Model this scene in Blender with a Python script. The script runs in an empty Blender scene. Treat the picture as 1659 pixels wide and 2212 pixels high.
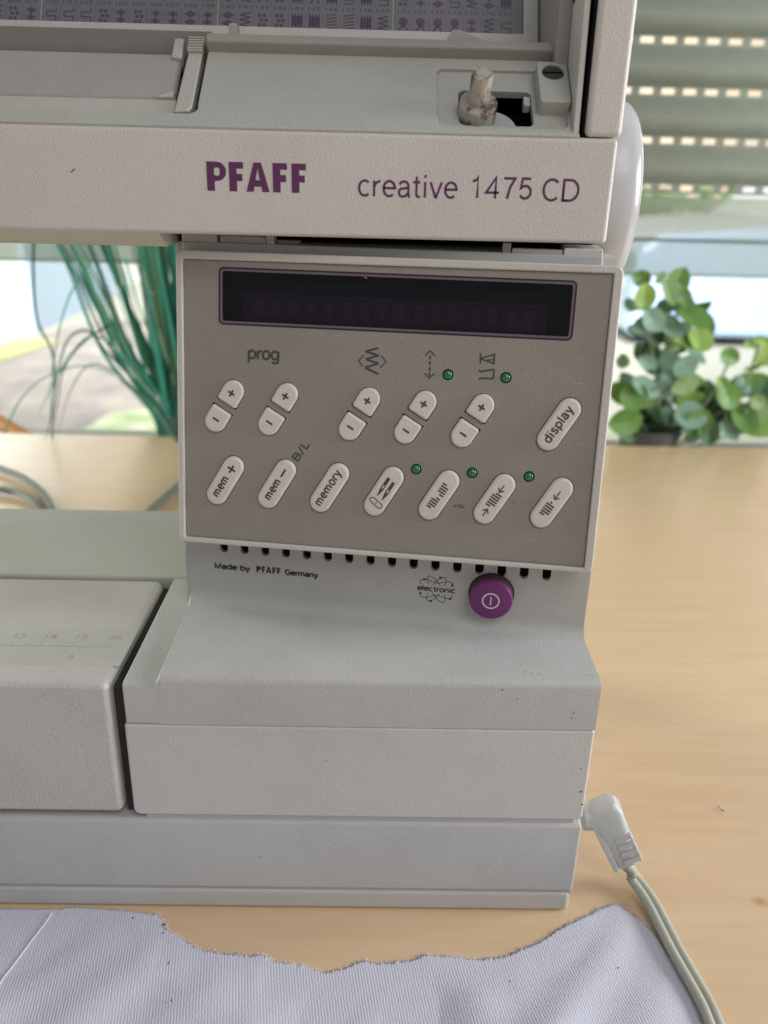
import bpy, bmesh, math, random
from mathutils import Matrix, Vector, Quaternion
random.seed(7)
S = bpy.context.scene
COL = S.collection
MM = .001

# ------------------------------------------------------------------ camera
cam_d = bpy.data.cameras.new('camera'); cam = bpy.data.objects.new('camera', cam_d); COL.objects.link(cam)
CAMLOC = Vector((0, -.203, .2268))
CAMR = (Matrix.Rotation(math.radians(-1.0), 3, 'Z') @ Matrix.Rotation(math.radians(90-22.4), 3, 'X') @ Matrix.Rotation(math.radians(1.45), 3, 'Z'))
cam.matrix_world = Matrix.Translation(CAMLOC) @ CAMR.to_4x4()
FPX = 1780.
cam_d.sensor_fit = 'VERTICAL'; cam_d.sensor_height = 36; cam_d.lens = 36*FPX/2212
cam_d.clip_start = .01; cam_d.clip_end = 200
cam_d.dof.use_dof = True; cam_d.dof.focus_distance = .245; cam_d.dof.aperture_fstop = cam_d.lens/2.5
S.camera = cam
# ------------------------------------------------------------------ world, lamps, exposure
W = bpy.data.worlds.new('World'); S.world = W; W.use_nodes = True
W.node_tree.nodes['Background'].inputs[0].default_value = (.93, .97, 1.0, 1)
W.node_tree.nodes['Background'].inputs[1].default_value = .30
def area(name, loc, target, size, power, color, sy=None):
    d = bpy.data.lights.new(name, 'AREA'); d.energy = power; d.color = color; d.size = size
    if sy: d.shape = 'RECTANGLE'; d.size_y = sy
    o = bpy.data.objects.new(name, d); COL.objects.link(o); o.location = loc
    o.rotation_euler = (Vector(target)-Vector(loc)).to_track_quat('-Z', 'Y').to_euler()
    return o
area('room_window_lamp', (.45, -.95, 1.25), (0, .05, .1), .8, 6.3, (1, .945, .90))
area('right_window_lamp', (1.05, -.02, .40), (0, .05, .10), .5, 12.5, (.94, .96, 1.0), .45)
area('left_window_lamp', (-.95, .50, .34), (-.05, .05, .12), .6, 13.0, (.96, 1.0, .90), .5)
L_ = area('daylight_lamp', (0, 1.6, 3.2), (0, 8.0, 1.2), 4.0, 900, (1, .97, .92)); L_.data.spread = math.radians(110)
S.view_settings.view_transform = 'Standard'; S.view_settings.look = 'None'
S.view_settings.gamma = 1; S.view_settings.exposure = 0
S.render.engine = 'CYCLES'

# ------------------------------------------------------------------ pixel -> space measuring helpers (pixels of a 1659 x 2212 view)
def ray(x, y): return CAMR @ Vector(((x-829.5)/FPX, -(y-1106)/FPX, -1))
def aty(x, y, Y): d = ray(x, y); return (CAMLOC + d*((Y-CAMLOC.y)/d.y))*1000
def atz(x, y, Z): d = ray(x, y); return (CAMLOC + d*((Z-CAMLOC.z)/d.z))*1000
def on_frame(M, x, y, h=0):
    o = M.translation + M.col[2].xyz*h*MM; n = M.col[2].xyz
    d = ray(x, y); p = CAMLOC + d*((o-CAMLOC).dot(n)/d.dot(n)) - M.translation
    return (p.dot(M.col[0].xyz)*1000, p.dot(M.col[1].xyz)*1000)
def frame(o, u, v):
    u = Vector(u).normalized(); v = Vector(v).normalized(); n = u.cross(v)
    M = Matrix.Identity(4)
    for i, c in enumerate((u, v, n)): M.col[i] = (*c, 0)
    M.translation = Vector(o)*MM
    return M

# ------------------------------------------------------------------ materials
def new_mat(name):
    m = bpy.data.materials.new(name); m.use_nodes = True
    nt = m.node_tree; b = nt.nodes['Principled BSDF']; return m, nt, b
def ramp(nt, fac, stops):
    r = nt.nodes.new('ShaderNodeValToRGB'); e = r.color_ramp.elements
    while len(e) < len(stops): e.new(.5)
    for i, (p, c) in enumerate(stops): e[i].position = p; e[i].color = (*c, 1)
    nt.links.new(fac, r.inputs[0]); return r.outputs[0]
def noise(nt, scale, detail=3, rough=.5, vec=None, dim=None):
    n = nt.nodes.new('ShaderNodeTexNoise'); n.inputs['Scale'].default_value = scale
    n.inputs['Detail'].default_value = detail; n.inputs['Roughness'].default_value = rough
    if vec: nt.links.new(vec, n.inputs['Vector'])
    return n.outputs['Fac']
def objco(nt, scale=None, rot=None):
    tc = nt.nodes.new('ShaderNodeTexCoord'); out = tc.outputs['Object']
    if scale or rot:
        mp = nt.nodes.new('ShaderNodeMapping'); nt.links.new(out, mp.inputs[0])
        if scale: mp.inputs['Scale'].default_value = scale
        if rot: mp.inputs['Rotation'].default_value = rot
        out = mp.outputs[0]
    return out
def mixc(nt, fac, a, b, mode='MIX'):
    m = nt.nodes.new('ShaderNodeMix'); m.data_type = 'RGBA'; m.blend_type = mode
    for s, v in ((0, fac), (6, a), (7, b)):
        if hasattr(v, 'is_output'): nt.links.new(v, m.inputs[s])
        elif s == 0: m.inputs[s].default_value = v
        else: m.inputs[s].default_value = (*v, 1)
    return m.outputs[2]
def plastic(name, col, grain=.25, rough=.43, dirt=.5, gscale=2700, spec=.4):
    m, nt, b = new_mat(name); co = objco(nt)
    base = tuple(col); dk = tuple(c*.86*(1, .985, .95)[i] for i, c in enumerate(col))
    f = noise(nt, 22, 4, .6, co)
    c1 = mixc(nt, ramp(nt, f, [(.42, (0, 0, 0)), (.75, (1, 1, 1))]), base, dk)
    # tiny dark specks of dirt
    sp = noise(nt, 420, 2, .5, co)
    k = ramp(nt, sp, [(.765, (0, 0, 0)), (.80, (dirt*.8,)*3)])
    c2 = mixc(nt, k, c1, tuple(c*.45 for c in col))
    # light mottling of the grain
    g = noise(nt, gscale*.55, 2, .6, co)
    c3 = mixc(nt, ramp(nt, g, [(.35, (0, 0, 0)), (.65, (.5, .5, .5))]), c2, tuple(min(1, c*1.07) for c in col))
    nt.links.new(c3, b.inputs['Base Color'])
    b.inputs['Roughness'].default_value = rough
    b.inputs['Specular IOR Level'].default_value = spec
    if grain:
        v = nt.nodes.new('ShaderNodeTexVoronoi'); v.inputs['Scale'].default_value = gscale; v.feature = 'SMOOTH_F1'
        nt.links.new(co, v.inputs['Vector'])
        g2 = noise(nt, gscale*.8, 2, .6, co)
        ad = nt.nodes.new('ShaderNodeMath'); nt.links.new(v.outputs['Distance'], ad.inputs[0]); nt.links.new(g2, ad.inputs[1])
        bp = nt.nodes.new('ShaderNodeBump'); bp.inputs['Strength'].default_value = grain; bp.inputs['Distance'].default_value = .0006
        nt.links.new(ad.outputs[0], bp.inputs['Height']); nt.links.new(bp.outputs[0], b.inputs['Normal'])
    return m
def plain(name, col, rough=.5, spec=.4, metal=0, coat=0):
    m, nt, b = new_mat(name); co = objco(nt)
    f = noise(nt, 60, 3, .6, co)
    c = mixc(nt, f, tuple(x*.85 for x in col), tuple(min(1, x*1.12) for x in col))
    nt.links.new(c, b.inputs['Base Color']); b.inputs['Roughness'].default_value = rough
    b.inputs['Specular IOR Level'].default_value = spec; b.inputs['Metallic'].default_value = metal
    b.inputs['Coat Weight'].default_value = coat
    return m
BODY = plastic('body_plastic', (.60, .575, .55))
BODY2 = plastic('body_plastic_grey', (.50, .495, .48), dirt=.8)
BASE = plastic('base_plastic_bluegrey', (.49, .487, .478), grain=.2)
BED = plastic('bed_plastic', (.46, .475, .43), grain=.2, rough=.42)
DECK = plastic('deck_plastic', (.47, .47, .435), dirt=1.0)
DARKER = plastic('darker_plastic', (.36, .34, .32), grain=.2)
PLATE = plastic('panel_plastic', (.305, .28, .252), grain=.3, gscale=3000)
KEY = plastic('key_plastic', (.70, .655, .60), grain=.04, rough=.45, dirt=.3)
SMOOTHW = plastic('smooth_plastic', (.50, .50, .50), grain=.05, rough=.3)
WHITE = plastic('ivory_plastic', (.50, .49, .44), grain=.06, rough=.4)
PRINT = plain('grey_print', (.075, .07, .072), .6)
DPRINT = plain('dark_print', (.03, .03, .03), .6)
PURPLE = plain('purple_print', (.12, .030, .105), .5)
BLACK = plain('interior_shade_black', (.006, .006, .006), .8, .1)  # shade of slots and gaps put into a near-black colour
BUTTON = plain('purple_button_plastic', (.17, .035, .165), .38, .4)
BUTTOND = plain('button_side_shade', (.07, .04, .068), .45, .3)  # shade on the button's side put into a darker purple
LED = plain('green_led_plastic', (.006, .15, .085), .12, .8, coat=.5)
METAL = plain('blackened_metal', (.12, .12, .11), .35, .5, .8)
WPRINT = plain('white_print', (.75, .68, .78), .5)
EMBOSS = plastic('embossed_plastic', (.40, .40, .37), grain=.1)
SMOOTHBED = plastic('tray_smooth', (.51, .505, .475), grain=.08, dirt=.3)

def glassy(name, col, alpha, rough=.05):
    m, nt, b = new_mat(name); nt.nodes.remove(b)
    out = nt.nodes['Material Output']
    t = nt.nodes.new('ShaderNodeBsdfTransparent'); t.inputs[0].default_value = (*col, 1)
    g = nt.nodes.new('ShaderNodeBsdfGlossy'); g.inputs['Roughness'].default_value = rough
    fr = nt.nodes.new('ShaderNodeFresnel'); fr.inputs[0].default_value = 1.4
    mx = nt.nodes.new('ShaderNodeMixShader'); nt.links.new(fr.outputs[0], mx.inputs[0])
    nt.links.new(t.outputs[0], mx.inputs[1]); nt.links.new(g.outputs[0], mx.inputs[2])
    last = mx.outputs[0]
    if alpha > 0:
        d = nt.nodes.new('ShaderNodeBsdfDiffuse'); d.inputs[0].default_value = (.86, .91, .85, 1)
        m2 = nt.nodes.new('ShaderNodeMixShader'); m2.inputs[0].default_value = alpha
        nt.links.new(last, m2.inputs[1]); nt.links.new(d.outputs[0], m2.inputs[2]); last = m2.outputs[0]
    nt.links.new(last, out.inputs[0]); return m
SMOKE = glassy('smoked_display_window', (.54, .49, .56), 0, .1)
CLEAR = glassy('clear_lid_film', (.92, .92, .92), 0, .2)
PANE = glassy('window_glass', (.95, .97, .95), 0, .02)
TINT = glassy('tinted_glass', (.90, .91, .87), .45, .1)

# ------------------------------------------------------------------ mesh helpers (all in millimetres)
def mesh_obj(name, verts, faces, mat, parent=None, M=None, bevel=0, seg=3, ang=35, label=None, kind=None):
    me = bpy.data.meshes.new(name); me.from_pydata([Vector(v)*MM for v in verts], [], faces)
    return link(name, me, mat, parent, M, bevel, seg, ang, label, kind)
def link(name, me, mat, parent=None, M=None, bevel=0, seg=3, ang=35, label=None, kind=None):
    bm = bmesh.new(); bm.from_mesh(me); bmesh.ops.remove_doubles(bm, verts=bm.verts, dist=1e-7)
    bmesh.ops.recalc_face_normals(bm, faces=bm.faces); bm.to_mesh(me); bm.free()
    me.materials.clear()
    for q in (mat if isinstance(mat, (list, tuple)) else [mat]): me.materials.append(q)
    me.shade_smooth(); me.set_sharp_from_angle(angle=math.radians(ang))
    o = bpy.data.objects.new(name, me); COL.objects.link(o)
    if parent is not None:
        o.parent = parent
        if parent.type == 'EMPTY' and parent.get('world_built'):
            o.matrix_parent_inverse = Matrix.Translation(-parent.location)
    if M is not None: o.matrix_basis = M
    if bevel:
        b = o.modifiers.new('bevel', 'BEVEL'); b.width = bevel*MM; b.segments = seg; b.limit_method = 'ANGLE'
        b.angle_limit = math.radians(ang); b.harden_normals = True; b.use_clamp_overlap = True
    if label: o['label'] = label
    if kind: o['kind'] = kind
    return o
class G:
    "collects geometry for one mesh"
    def __init__(s): s.v = []; s.f = []
    def add(s, v, f): k = len(s.v); s.v += [tuple(a) for a in v]; s.f += [tuple(i+k for i in q) for q in f]; return s
    def box(s, x0, y0, z0, x1, y1, z1):
        v = [(x, y, z) for z in (z0, z1) for y in (y0, y1) for x in (x0, x1)]
        return s.add(v, [(0, 2, 3, 1), (4, 5, 7, 6), (0, 1, 5, 4), (2, 6, 7, 3), (0, 4, 6, 2), (1, 3, 7, 5)])
    def prism(s, pts, z0, z1):
        n = len(pts)
        return s.add([(x, y, z0) for x, y in pts]+[(x, y, z1) for x, y in pts],
                     [tuple(range(n))[::-1], tuple(range(n, 2*n))]+[(i, (i+1) % n, n+(i+1) % n, n+i) for i in range(n)])
    def loft(s, rings, cap=True, closed=True):
        n = len(rings[0]); v = [p for r in rings for p in r]; f = []
        for k in range(len(rings)-1):
            for i in range(n if closed else n-1):
                j = (i+1) % n; f.append((k*n+i, k*n+j, (k+1)*n+j, (k+1)*n+i))
        if cap and closed: f += [tuple(range(n))[::-1], tuple(range((len(rings)-1)*n, len(rings)*n))]
        return s.add(v, f)
    def lathe(s, prof, seg=40, cx=0, cy=0):
        "profile of (r, z) turned round local z"
        return s.loft([[(cx+r*math.cos(2*math.pi*i/seg), cy+r*math.sin(2*math.pi*i/seg), z) for i in range(seg)] for r, z in prof])
    def tube(s, pts, r, seg=10):
        pts = [Vector(p) for p in pts]; rings = []; up = Vector((0, 0, 1))
        for i, p in enumerate(pts):
            t = (pts[min(i+1, len(pts)-1)]-pts[max(i-1, 0)]).normalized()
            a = t.cross(up)
            if a.length < .05: a = t.cross(Vector((0, 1, 0)))
            a.normalize(); b = a.cross(t)
            rr = r(i/(len(pts)-1)) if callable(r) else r
            rings.append([p+a*rr*math.cos(2*math.pi*k/seg)+b*rr*math.sin(2*math.pi*k/seg) for k in range(seg)])
        return s.loft(rings)
    def line(s, a, b, w, z0, z1):
        "flat stroke in the local xy plane"
        a = Vector(a); b = Vector(b); d = (b-a).normalized(); n = Vector((-d.y, d.x))*w/2
        return s.prism([a+n, a-n, b-n, b+n], z0, z1)
    def build(s, name, mat, parent=None, M=None, **k): return mesh_obj(name, s.v, s.f, mat, parent, M, **k)
def arc(cx, cy, r, a0, a1, n=6): return [(cx+r*math.cos(math.radians(a0+(a1-a0)*i/n)), cy+r*math.sin(math.radians(a0+(a1-a0)*i/n))) for i in range(n+1)]
def rrect(x0, y0, x1, y1, r, n=5):
    return arc(x1-r, y1-r, r, 0, 90, n)+arc(x0+r, y1-r, r, 90, 180, n)+arc(x0+r, y0+r, r, 180, 270, n)+arc(x1-r, y0+r, r, 270, 360, n)
def capsule(L, r, n=12): return arc(0, L/2, r, 0, 180, n)+arc(0, -L/2, r, 180, 360, n)
def halfcap(L, r, n=14): return arc(0, L, r, 0, 180, n)+[(-r, 0), (r, 0)]
def rot2(pts, deg, cx=0, cy=0):
    c, s = math.cos(math.radians(deg)), math.sin(math.radians(deg)); return [(cx+x*c-y*s, cy+x*s+y*c) for x, y in pts]
def smooth_line(pts, n=8):
    "Catmull-Rom through points"
    P = [Vector(p) for p in pts]; P = [P[0]*2-P[1]]+P+[P[-1]*2-P[-2]]; out = []
    for i in range(1, len(P)-2):
        for k in range(n):
            t = k/n; a, b, c, d = P[i-1:i+3]
            out.append(.5*((2*b)+(c-a)*t+(2*a-5*b+4*c-d)*t*t+(3*b-a-3*c+d)*t**3))
    out.append(P[-2]); return out
def cut(o, g, M=None):
    "subtract the solid in g (same local frame unless M) from o and bake the result"
    c = g.build('cutter', BLACK); c.matrix_world = o.matrix_world.copy() if M is None else M
    bpy.context.view_layer.update()
    c.matrix_world = (o.matrix_world if M is None else M)
    md = o.modifiers.new('cut', 'BOOLEAN'); md.object = c; md.operation = 'DIFFERENCE'; md.solver = 'EXACT'; md.use_self = True
    while o.modifiers.find('cut') > 0: o.modifiers.move(o.modifiers.find('cut'), 0)
    others = [m for m in o.modifiers if m.name != 'cut']
    for m in others: m.show_viewport = False
    bpy.context.view_layer.update()
    me = bpy.data.meshes.new_from_object(o.evaluated_get(bpy.context.evaluated_depsgraph_get()))
    o.modifiers.remove(md)
    for m in others: m.show_viewport = True
    old = o.data; o.data = me; me.name = old.name
    while len(me.materials) > 1: me.materials.pop(index=len(me.materials)-1)
    me.shade_smooth(); me.set_sharp_from_angle(angle=math.radians(35))
    bpy.data.objects.remove(c)
    return o
def text(name, s, x, y, w, h, mat, parent, M=None, bold=0, z=.03, ext=.03, align='L', spacing=1, rot=0, local=False, ref=None):
    """flat lettering: lower left corner (x, y), fitted to width w and height h (mm) in the frame M"""
    cu = bpy.data.curves.new(name, 'FONT'); cu.body = s; cu.size = 1; cu.offset = bold; cu.space_character = spacing; cu.resolution_u = 3
    t = bpy.data.objects.new('t', cu); COL.objects.link(t); bpy.context.view_layer.update()
    me = bpy.data.meshes.new_from_object(t.evaluated_get(bpy.context.evaluated_depsgraph_get()))
    bpy.data.objects.remove(t)
    xs = [v.co.x for v in me.vertices]; ys = [v.co.y for v in me.vertices]
    x0, x1, y0, y1 = min(xs), max(xs), min(ys), max(ys)
    sx = w/(x1-x0); sy = h/(y1-y0) if h else sx
    if ref == 'C': ox, oy = (x0+x1)/2, (y0+y1)/2
    else: ox, oy = x0, y0
    c, sn = math.cos(math.radians(rot)), math.sin(math.radians(rot))
    for v in me.vertices:
        a, b = (v.co.x-ox)*sx, (v.co.y-oy)*sy
        v.co = Vector((x+a*c-b*sn, y+a*sn+b*c, z))*MM
    bm = bmesh.new(); bm.from_mesh(me)
    r = bmesh.ops.extrude_face_region(bm, geom=bm.faces[:]); 
    for e in r['geom']:
        if isinstance(e, bmesh.types.BMVert): e.co.z += ext*MM
    bm.to_mesh(me); bm.free(); me.name = name
    return link(name, me, mat, parent, M)
def tag(o, label, cat, group=None, kind=None):
    if label: o['label'] = label
    if cat: o['category'] = cat
    if group: o['group'] = group
    if kind: o['kind'] = kind
    return o
def thing(name, loc_mm, label, cat, group=None):
    o = bpy.data.objects.new(name, None); COL.objects.link(o); o.location = Vector(loc_mm)*MM; o.empty_display_size = .02
    o['world_built'] = True; return tag(o, label, cat, group)


def ell(cx, cy, rx, ry, a0, a1, n=12): return [(cx+rx*math.cos(math.radians(a0+(a1-a0)*i/n)), cy+ry*math.sin(math.radians(a0+(a1-a0)*i/n))) for i in range(n+1)]
def crv(*p): return [tuple(q[:2]) for q in smooth_line([(x, y, 0) for x, y in p], 5)]
GL = {'c': (.86, [ell(.45, .5, .40, .47, 48, 312, 16)]), 'r': (.55, [[(.1, 0), (.1, .97)], ell(.52, .50, .42, .44, 180, 88, 8)]),
 'e': (.92, [[(.07, .53), (.86, .53)]+ell(.465, .5, .395, .47, 8, 312, 18)]),
 'a': (.92, [ell(.42, .66, .32, .31, 160, 0, 8)+[(.74, .25), (.78, .04), (.86, .03)], [(.74, .60), (.42, .53)]+ell(.33, .28, .25, .25, 90, 270, 8)+[(.52, .06), (.74, .26)]]),
 't': (.56, [[(.24, 1.28), (.24, .2), (.30, .05), (.50, .03)], [(0, .93), (.5, .93)]]),
 'i': (.34, [[(.14, 0), (.14, .97)], [(.14, 1.22), (.14, 1.40)]]), 'v': (.86, [[(.03, .97), (.40, .03), (.44, .03), (.81, .97)]]),
 'm': (1.42, [[(.1, 0), (.1, .97)], ell(.38, .62, .28, .32, 180, 0, 9)+[(.66, 0)], ell(.94, .62, .28, .32, 180, 0, 9)+[(1.22, 0)]]),
 'n': (.90, [[(.1, 0), (.1, .97)], ell(.42, .60, .32, .34, 180, 0, 10)+[(.74, 0)]]),
 'o': (.95, [ell(.46, .5, .40, .47, 0, 360, 22)]), 'p': (.98, [[(.1, -.42), (.1, .97)], ell(.49, .5, .38, .45, 0, 360, 22)]),
 'b': (.98, [[(.1, 0), (.1, 1.42)], ell(.49, .5, .38, .45, 0, 360, 22)]), 'd': (.98, [[(.84, 0), (.84, 1.42)], ell(.45, .5, .38, .45, 0, 360, 22)]),
 'g': (.98, [[(.84, .97), (.84, -.1)]+ell(.46, -.1, .38, .28, 0, -150, 8), ell(.45, .5, .38, .45, 0, 360, 22)]),
 's': (.80, [crv((.70, .76), (.58, .92), (.38, .97), (.16, .88), (.13, .70), (.28, .56), (.50, .48), (.69, .34), (.66, .13), (.42, .03), (.18, .07), (.06, .26))]),
 'l': (.32, [[(.12, 0), (.12, 1.42)]]), 'y': (.84, [[(.02, .97), (.40, .05)], [(.79, .97), (.42, -.05), (.28, -.33), (.06, -.37)]]), 'h': (.90, [[(.1, 0), (.1, 1.42)], ell(.42, .60, .32, .34, 180, 0, 10)+[(.74, 0)]]),
 'M': (1.32, [[(.1, 0), (.1, 1.40), (.61, .1), (1.12, 1.40), (1.12, 0)]]), 'L': (.85, [[(.1, 1.42), (.1, .06), (.78, .06)]]),
 'B': (1.08, [[(.1, .06), (.1, 1.36), (.55, 1.36)]+ell(.58, 1.06, .30, .30, 90, -90, 7)+[(.1, .75)], [(.5, .75)]+ell(.6, .41, .36, .34, 90, -90, 8)+[(.1, .06)]]),
 'G': (1.25, [ell(.62, .71, .54, .66, 48, 345, 18)+[(1.13, .70), (.68, .70)]]), 'C': (1.20, [ell(.62, .71, .54, .67, 45, 315, 20)]),
 'D': (1.20, [[(.1, .05), (.1, 1.37), (.5, 1.37)]+ell(.52, .71, .56, .66, 90, -90, 14)+[(.1, .05)]]),
 '1': (.80, [[(.12, 1.08), (.42, 1.22), (.46, 1.40), (.46, 0)]]), '4': (.95, [[(.66, 0), (.66, 1.37), (.05, .38), (.90, .38)]]),
 '7': (.88, [[(.05, 1.34), (.78, 1.34), (.48, .75), (.32, 0)]]), '5': (.92, [[(.76, 1.35), (.22, 1.35), (.13, .72)]+ell(.43, .46, .36, .42, 125, -150, 14)]),
 '/': (.60, [[(.02, -.05), (.50, 1.45)]]), ' ': (.5, [])}
def stext(name, s, x, y, w, h, wt, mat, parent, M=None, z=.03, rot=0, ref=None, track=.06):
    "monoline sans lettering; w, h = size of the inked box in mm, wt = stroke width in mm"
    L = []; pen = 0
    for ch in s:
        a, pl = GL[ch]; L += [[(px+pen, py) for px, py in p] for p in pl]; pen += a+track
    X = [p[0] for l in L for p in l]; Y = [p[1] for l in L for p in l]; x0, x1, y0, y1 = min(X), max(X), min(Y), max(Y)
    sx = (w-wt)/(x1-x0); sy = (h-wt)/(y1-y0); ox = (x0+x1)/2 if ref else x0-wt/2/sx; oy = (y0+y1)/2 if ref else y0-wt/2/sy
    cs, sn = math.cos(math.radians(rot)), math.sin(math.radians(rot)); g = G()
    for k, l in enumerate(L):
        P = [Vector(((px-ox)*sx, (py-oy)*sy)) for px, py in l]; P = [p for i, p in enumerate(P) if i == 0 or (p-P[i-1]).length > 1e-4]; n = len(P)
        closed = (P[0]-P[-1]).length < 1e-3; A = []; B = []
        for i, p in enumerate(P):
            a = P[i-1] if i else (P[-2] if closed else None); b_ = P[i+1] if i < n-1 else (P[1] if closed else None)
            d1 = (p-a).normalized() if a is not None else (b_-p).normalized(); d2 = (b_-p).normalized() if b_ is not None else d1
            t = (d1+d2); t = t.normalized() if t.length > .2 else d2; nn = Vector((-t.y, t.x)); m_ = 1/max(.45, nn.dot(Vector((-d1.y, d1.x))))
            A.append(p+nn*wt/2*m_); B.append(p-nn*wt/2*m_)
        zb = z+.0015*(k % 5)
        rr = [[(q.x*cs-q.y*sn+x, q.x*sn+q.y*cs+y, zz) for q, zz in ((A[i], zb), (A[i], zb+.02), (B[i], zb+.02), (B[i], zb))] for i in range(n)]
        g.loft(rr)
    return g.build(name, mat, parent, M)

# ================================================================== sewing machine
SM = thing('sewing_machine', (0, 60, 0), 'grey electronic sewing machine with sloping key panel and round purple power button', 'sewing machine')
XL = -330
# --- base / plinth
g = G(); pr = [(0, 9.0), (0, 35.6), (.5, 36.6), (1.4, 37.0), (150, 37.0), (150, 9.0)]
g.loft([[(x, y, z) for y, z in pr] for x in (XL, 68.9)])
g.build('plinth', BASE, SM, bevel=.9)
G().box(XL, .7, 7, 68.2, 149, 9.6).build('plinth_seam', EMBOSS, SM)
G().box(XL, .1, 0, 68.4, 149.8, 8.2).build('plinth_foot', plastic('foot_plastic', (.50, .49, .475), grain=.12, dirt=.3), SM, bevel=1.6, seg=4)
G().box(-69, 1.1, 36.8, 66.5, 120, 39.4).build('foot_spacer', BASE, SM, bevel=.3)
# --- foot : lower light shell and upper shell
fl = G(); fl.prism([(68.6, 73.2), (-72.2, 73.2)]+arc(-72.3+2.4, 39+2.4, 2.4, 180, 270, 6)+arc(68.6-1.6, 39+1.6, 1.6, 270, 360, 6), 0, 124)
MF = frame((0, 124, 0), (1, 0, 0), (0, 0, 1))   # local (x, z, -y)
o = fl.build('foot_shell', BODY, SM, M=MF, bevel=.8, seg=4, ang=50, label='light lower front of the machine foot')
# upper: strip at left
g = G(); pr = [(0.12, 73.4), (0.12, 86.0), (.7, 87.0), (1.9, 87.4), (124, 87.4), (124, 73.4)]
g.loft([[(x, y, z) for y, z in pr] for x in (-71.6, -58)])
g.build('foot_strip', BODY2, SM, bevel=.6)
# ledge rising into the column
def led_ring(x):
    yc = 46-(x+61)*(20.6/129)
    p = [(.1, 73.4), (.1, 87.7), (.5, 89.0), (1.4, 89.8), (2.7, 90.1), (yc-5, 90.8)]
    p += [(yc-5+5*math.sin(math.radians(a)), 95.6-5*math.cos(math.radians(a))) for a in (15, 35, 55, 75, 90)]
    p += [(yc, 122), (yc+14.5, 206), (122, 206), (122, 73.5)]
    return [(x, y, z) for y, z in p]
g = G(); g.loft([led_ring(x) for x in (-60.4, -30, 0, 30, 68.6)])
rr = led_ring(-62.2); g.loft([[(x, y, 73.5 if z < 80 else min(z, 86.9)) if z < 97 else (x+1.2, y+.3, z) for x, y, z in rr], [(x+1.75, y+.02, z-.02) for x, y, z in rr]])
column = g.build('column', BODY2, SM, bevel=.8, seg=3, ang=50)
CY = math.atan2(20.6, 129)
MC = frame((68, 25.4, 0), (math.cos(CY), -math.sin(CY), 0), (0, 0, 1))
vents = [-117.6+6.99*i for i in range(16)]
g = G()
for u in vents: g.prism(arc(u, 110.9, 1.35, 180, 360, 10)+[(u+1.35, 114), (u-1.35, 114)], -6, 1)
g.lathe([(7.25, -5), (7.25, 1)], 48, -29.4, 103.3)
bpy.context.view_layer.update()
cut(column, g, MC)
vm = None
for i, u in enumerate(vents):
    if vm is None:
        o = G().prism(arc(0, 0, 1.33, 180, 360, 8)+[(1.33, 3.2), (-1.33, 3.2)], -5.9, -1.6).build('vent_slot_shade', BLACK, SM); vm = o  # black plug puts the shade into each slot
    else:
        o = vm.copy(); COL.objects.link(o)
    o.matrix_basis = MC @ Matrix.Translation(Vector((u, 110.9, 0))*MM)
# power button
MB = MC @ Matrix.Translation(Vector((-29.4, 103.3, 0))*MM)
pb = G().lathe([(0, 3.1), (6.6, 3.1), (6.85, 3.4), (6.85, 4.2), (6.45, 4.85), (5.6, 5.1), (0, 5.15)], 56).build('power_button', BUTTON, SM, M=MB, label='round purple power button')
G().lathe([(0, -4.9), (6.95, -4.9), (6.95, 2.4), (6.5, 3.15), (0, 3.15)], 48).build('button_shaft', BUTTOND, SM, M=MB)
g = G(); n = 40; g.loft([[(r*math.cos(2*math.pi*i/n), r*math.sin(2*math.pi*i/n), z) for i in range(n)] for r, z in ((2.35, 5.1), (2.35, 5.22), (2.75, 5.22), (2.75, 5.1))], cap=False)
g.box(-.17, -1.45, 5.1, .17, 1.45, 5.22); g.build('power_symbol', WPRINT, pb)
# printed lines on the column
stext('maker_lettering', 'Made by', -121.2, 102.7, 12.4, 2.9, .52, DPRINT, SM, MC)
MAKER = True
stext('maker_lettering', 'Germany', -97.2, 102.6, 11.4, 2.8, .5, DPRINT, SM, MC)
EX, EZ = -47.0, 103.0
stext('electronic_lettering', 'electronic', EX-6.2, EZ-1.0, 12.4, 2.2, .4, DPRINT, SM, MC)
g = G()
for a in (60, 120):          # crossing orbits, open where the word stands
    pts = rot2([(5.2*math.cos(t), 1.75*math.sin(t)) for t in [2*math.pi*i/60 for i in range(61)]], a, EX, EZ)
    for p, q in zip(pts, pts[1:]):
        if abs((p[1]+q[1])/2-EZ) > 1.35: g.line(p, q, .2, .03, .06)
for s in (1, -1):            # flat orbit's two halves
    pts = [(EX-5.0, EZ+s*1.5), (EX-5.3, EZ+s*2.3), (EX-4.7, EZ+s*3.1), (EX-3.2, EZ+s*3.3), (EX, EZ+s*2.2), (EX+3.2, EZ+s*3.0), (EX+4.6, EZ+s*3.0), (EX+5.2, EZ+s*2.2), (EX+5.0, EZ+s*1.5)]
    sl = smooth_line([(x, y, 0) for x, y in pts], 5)
    for p, q in zip(sl, sl[1:]): g.line(p.xy, q.xy, .2, .03, .06)
for x, y in ((-4.0, 3.2), (1.1, 4.3), (4.6, -3.0), (-1.6, -4.4), (5.1, 1.9), (-5.1, -1.9)): g.prism(arc(EX+x, EZ+y, .42, 0, 340, 12), .03, .07)
g.build('electronic_emblem', DPRINT, SM, MC)

G().box(-75.2, 3.5, 38, -72.4, 66, 84).build('gap_shade_filler', plain('gap_shade_dark', (.03, .03, .028), .8), SM)  # dark filler added to put shade into the gap beside the tray
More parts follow.
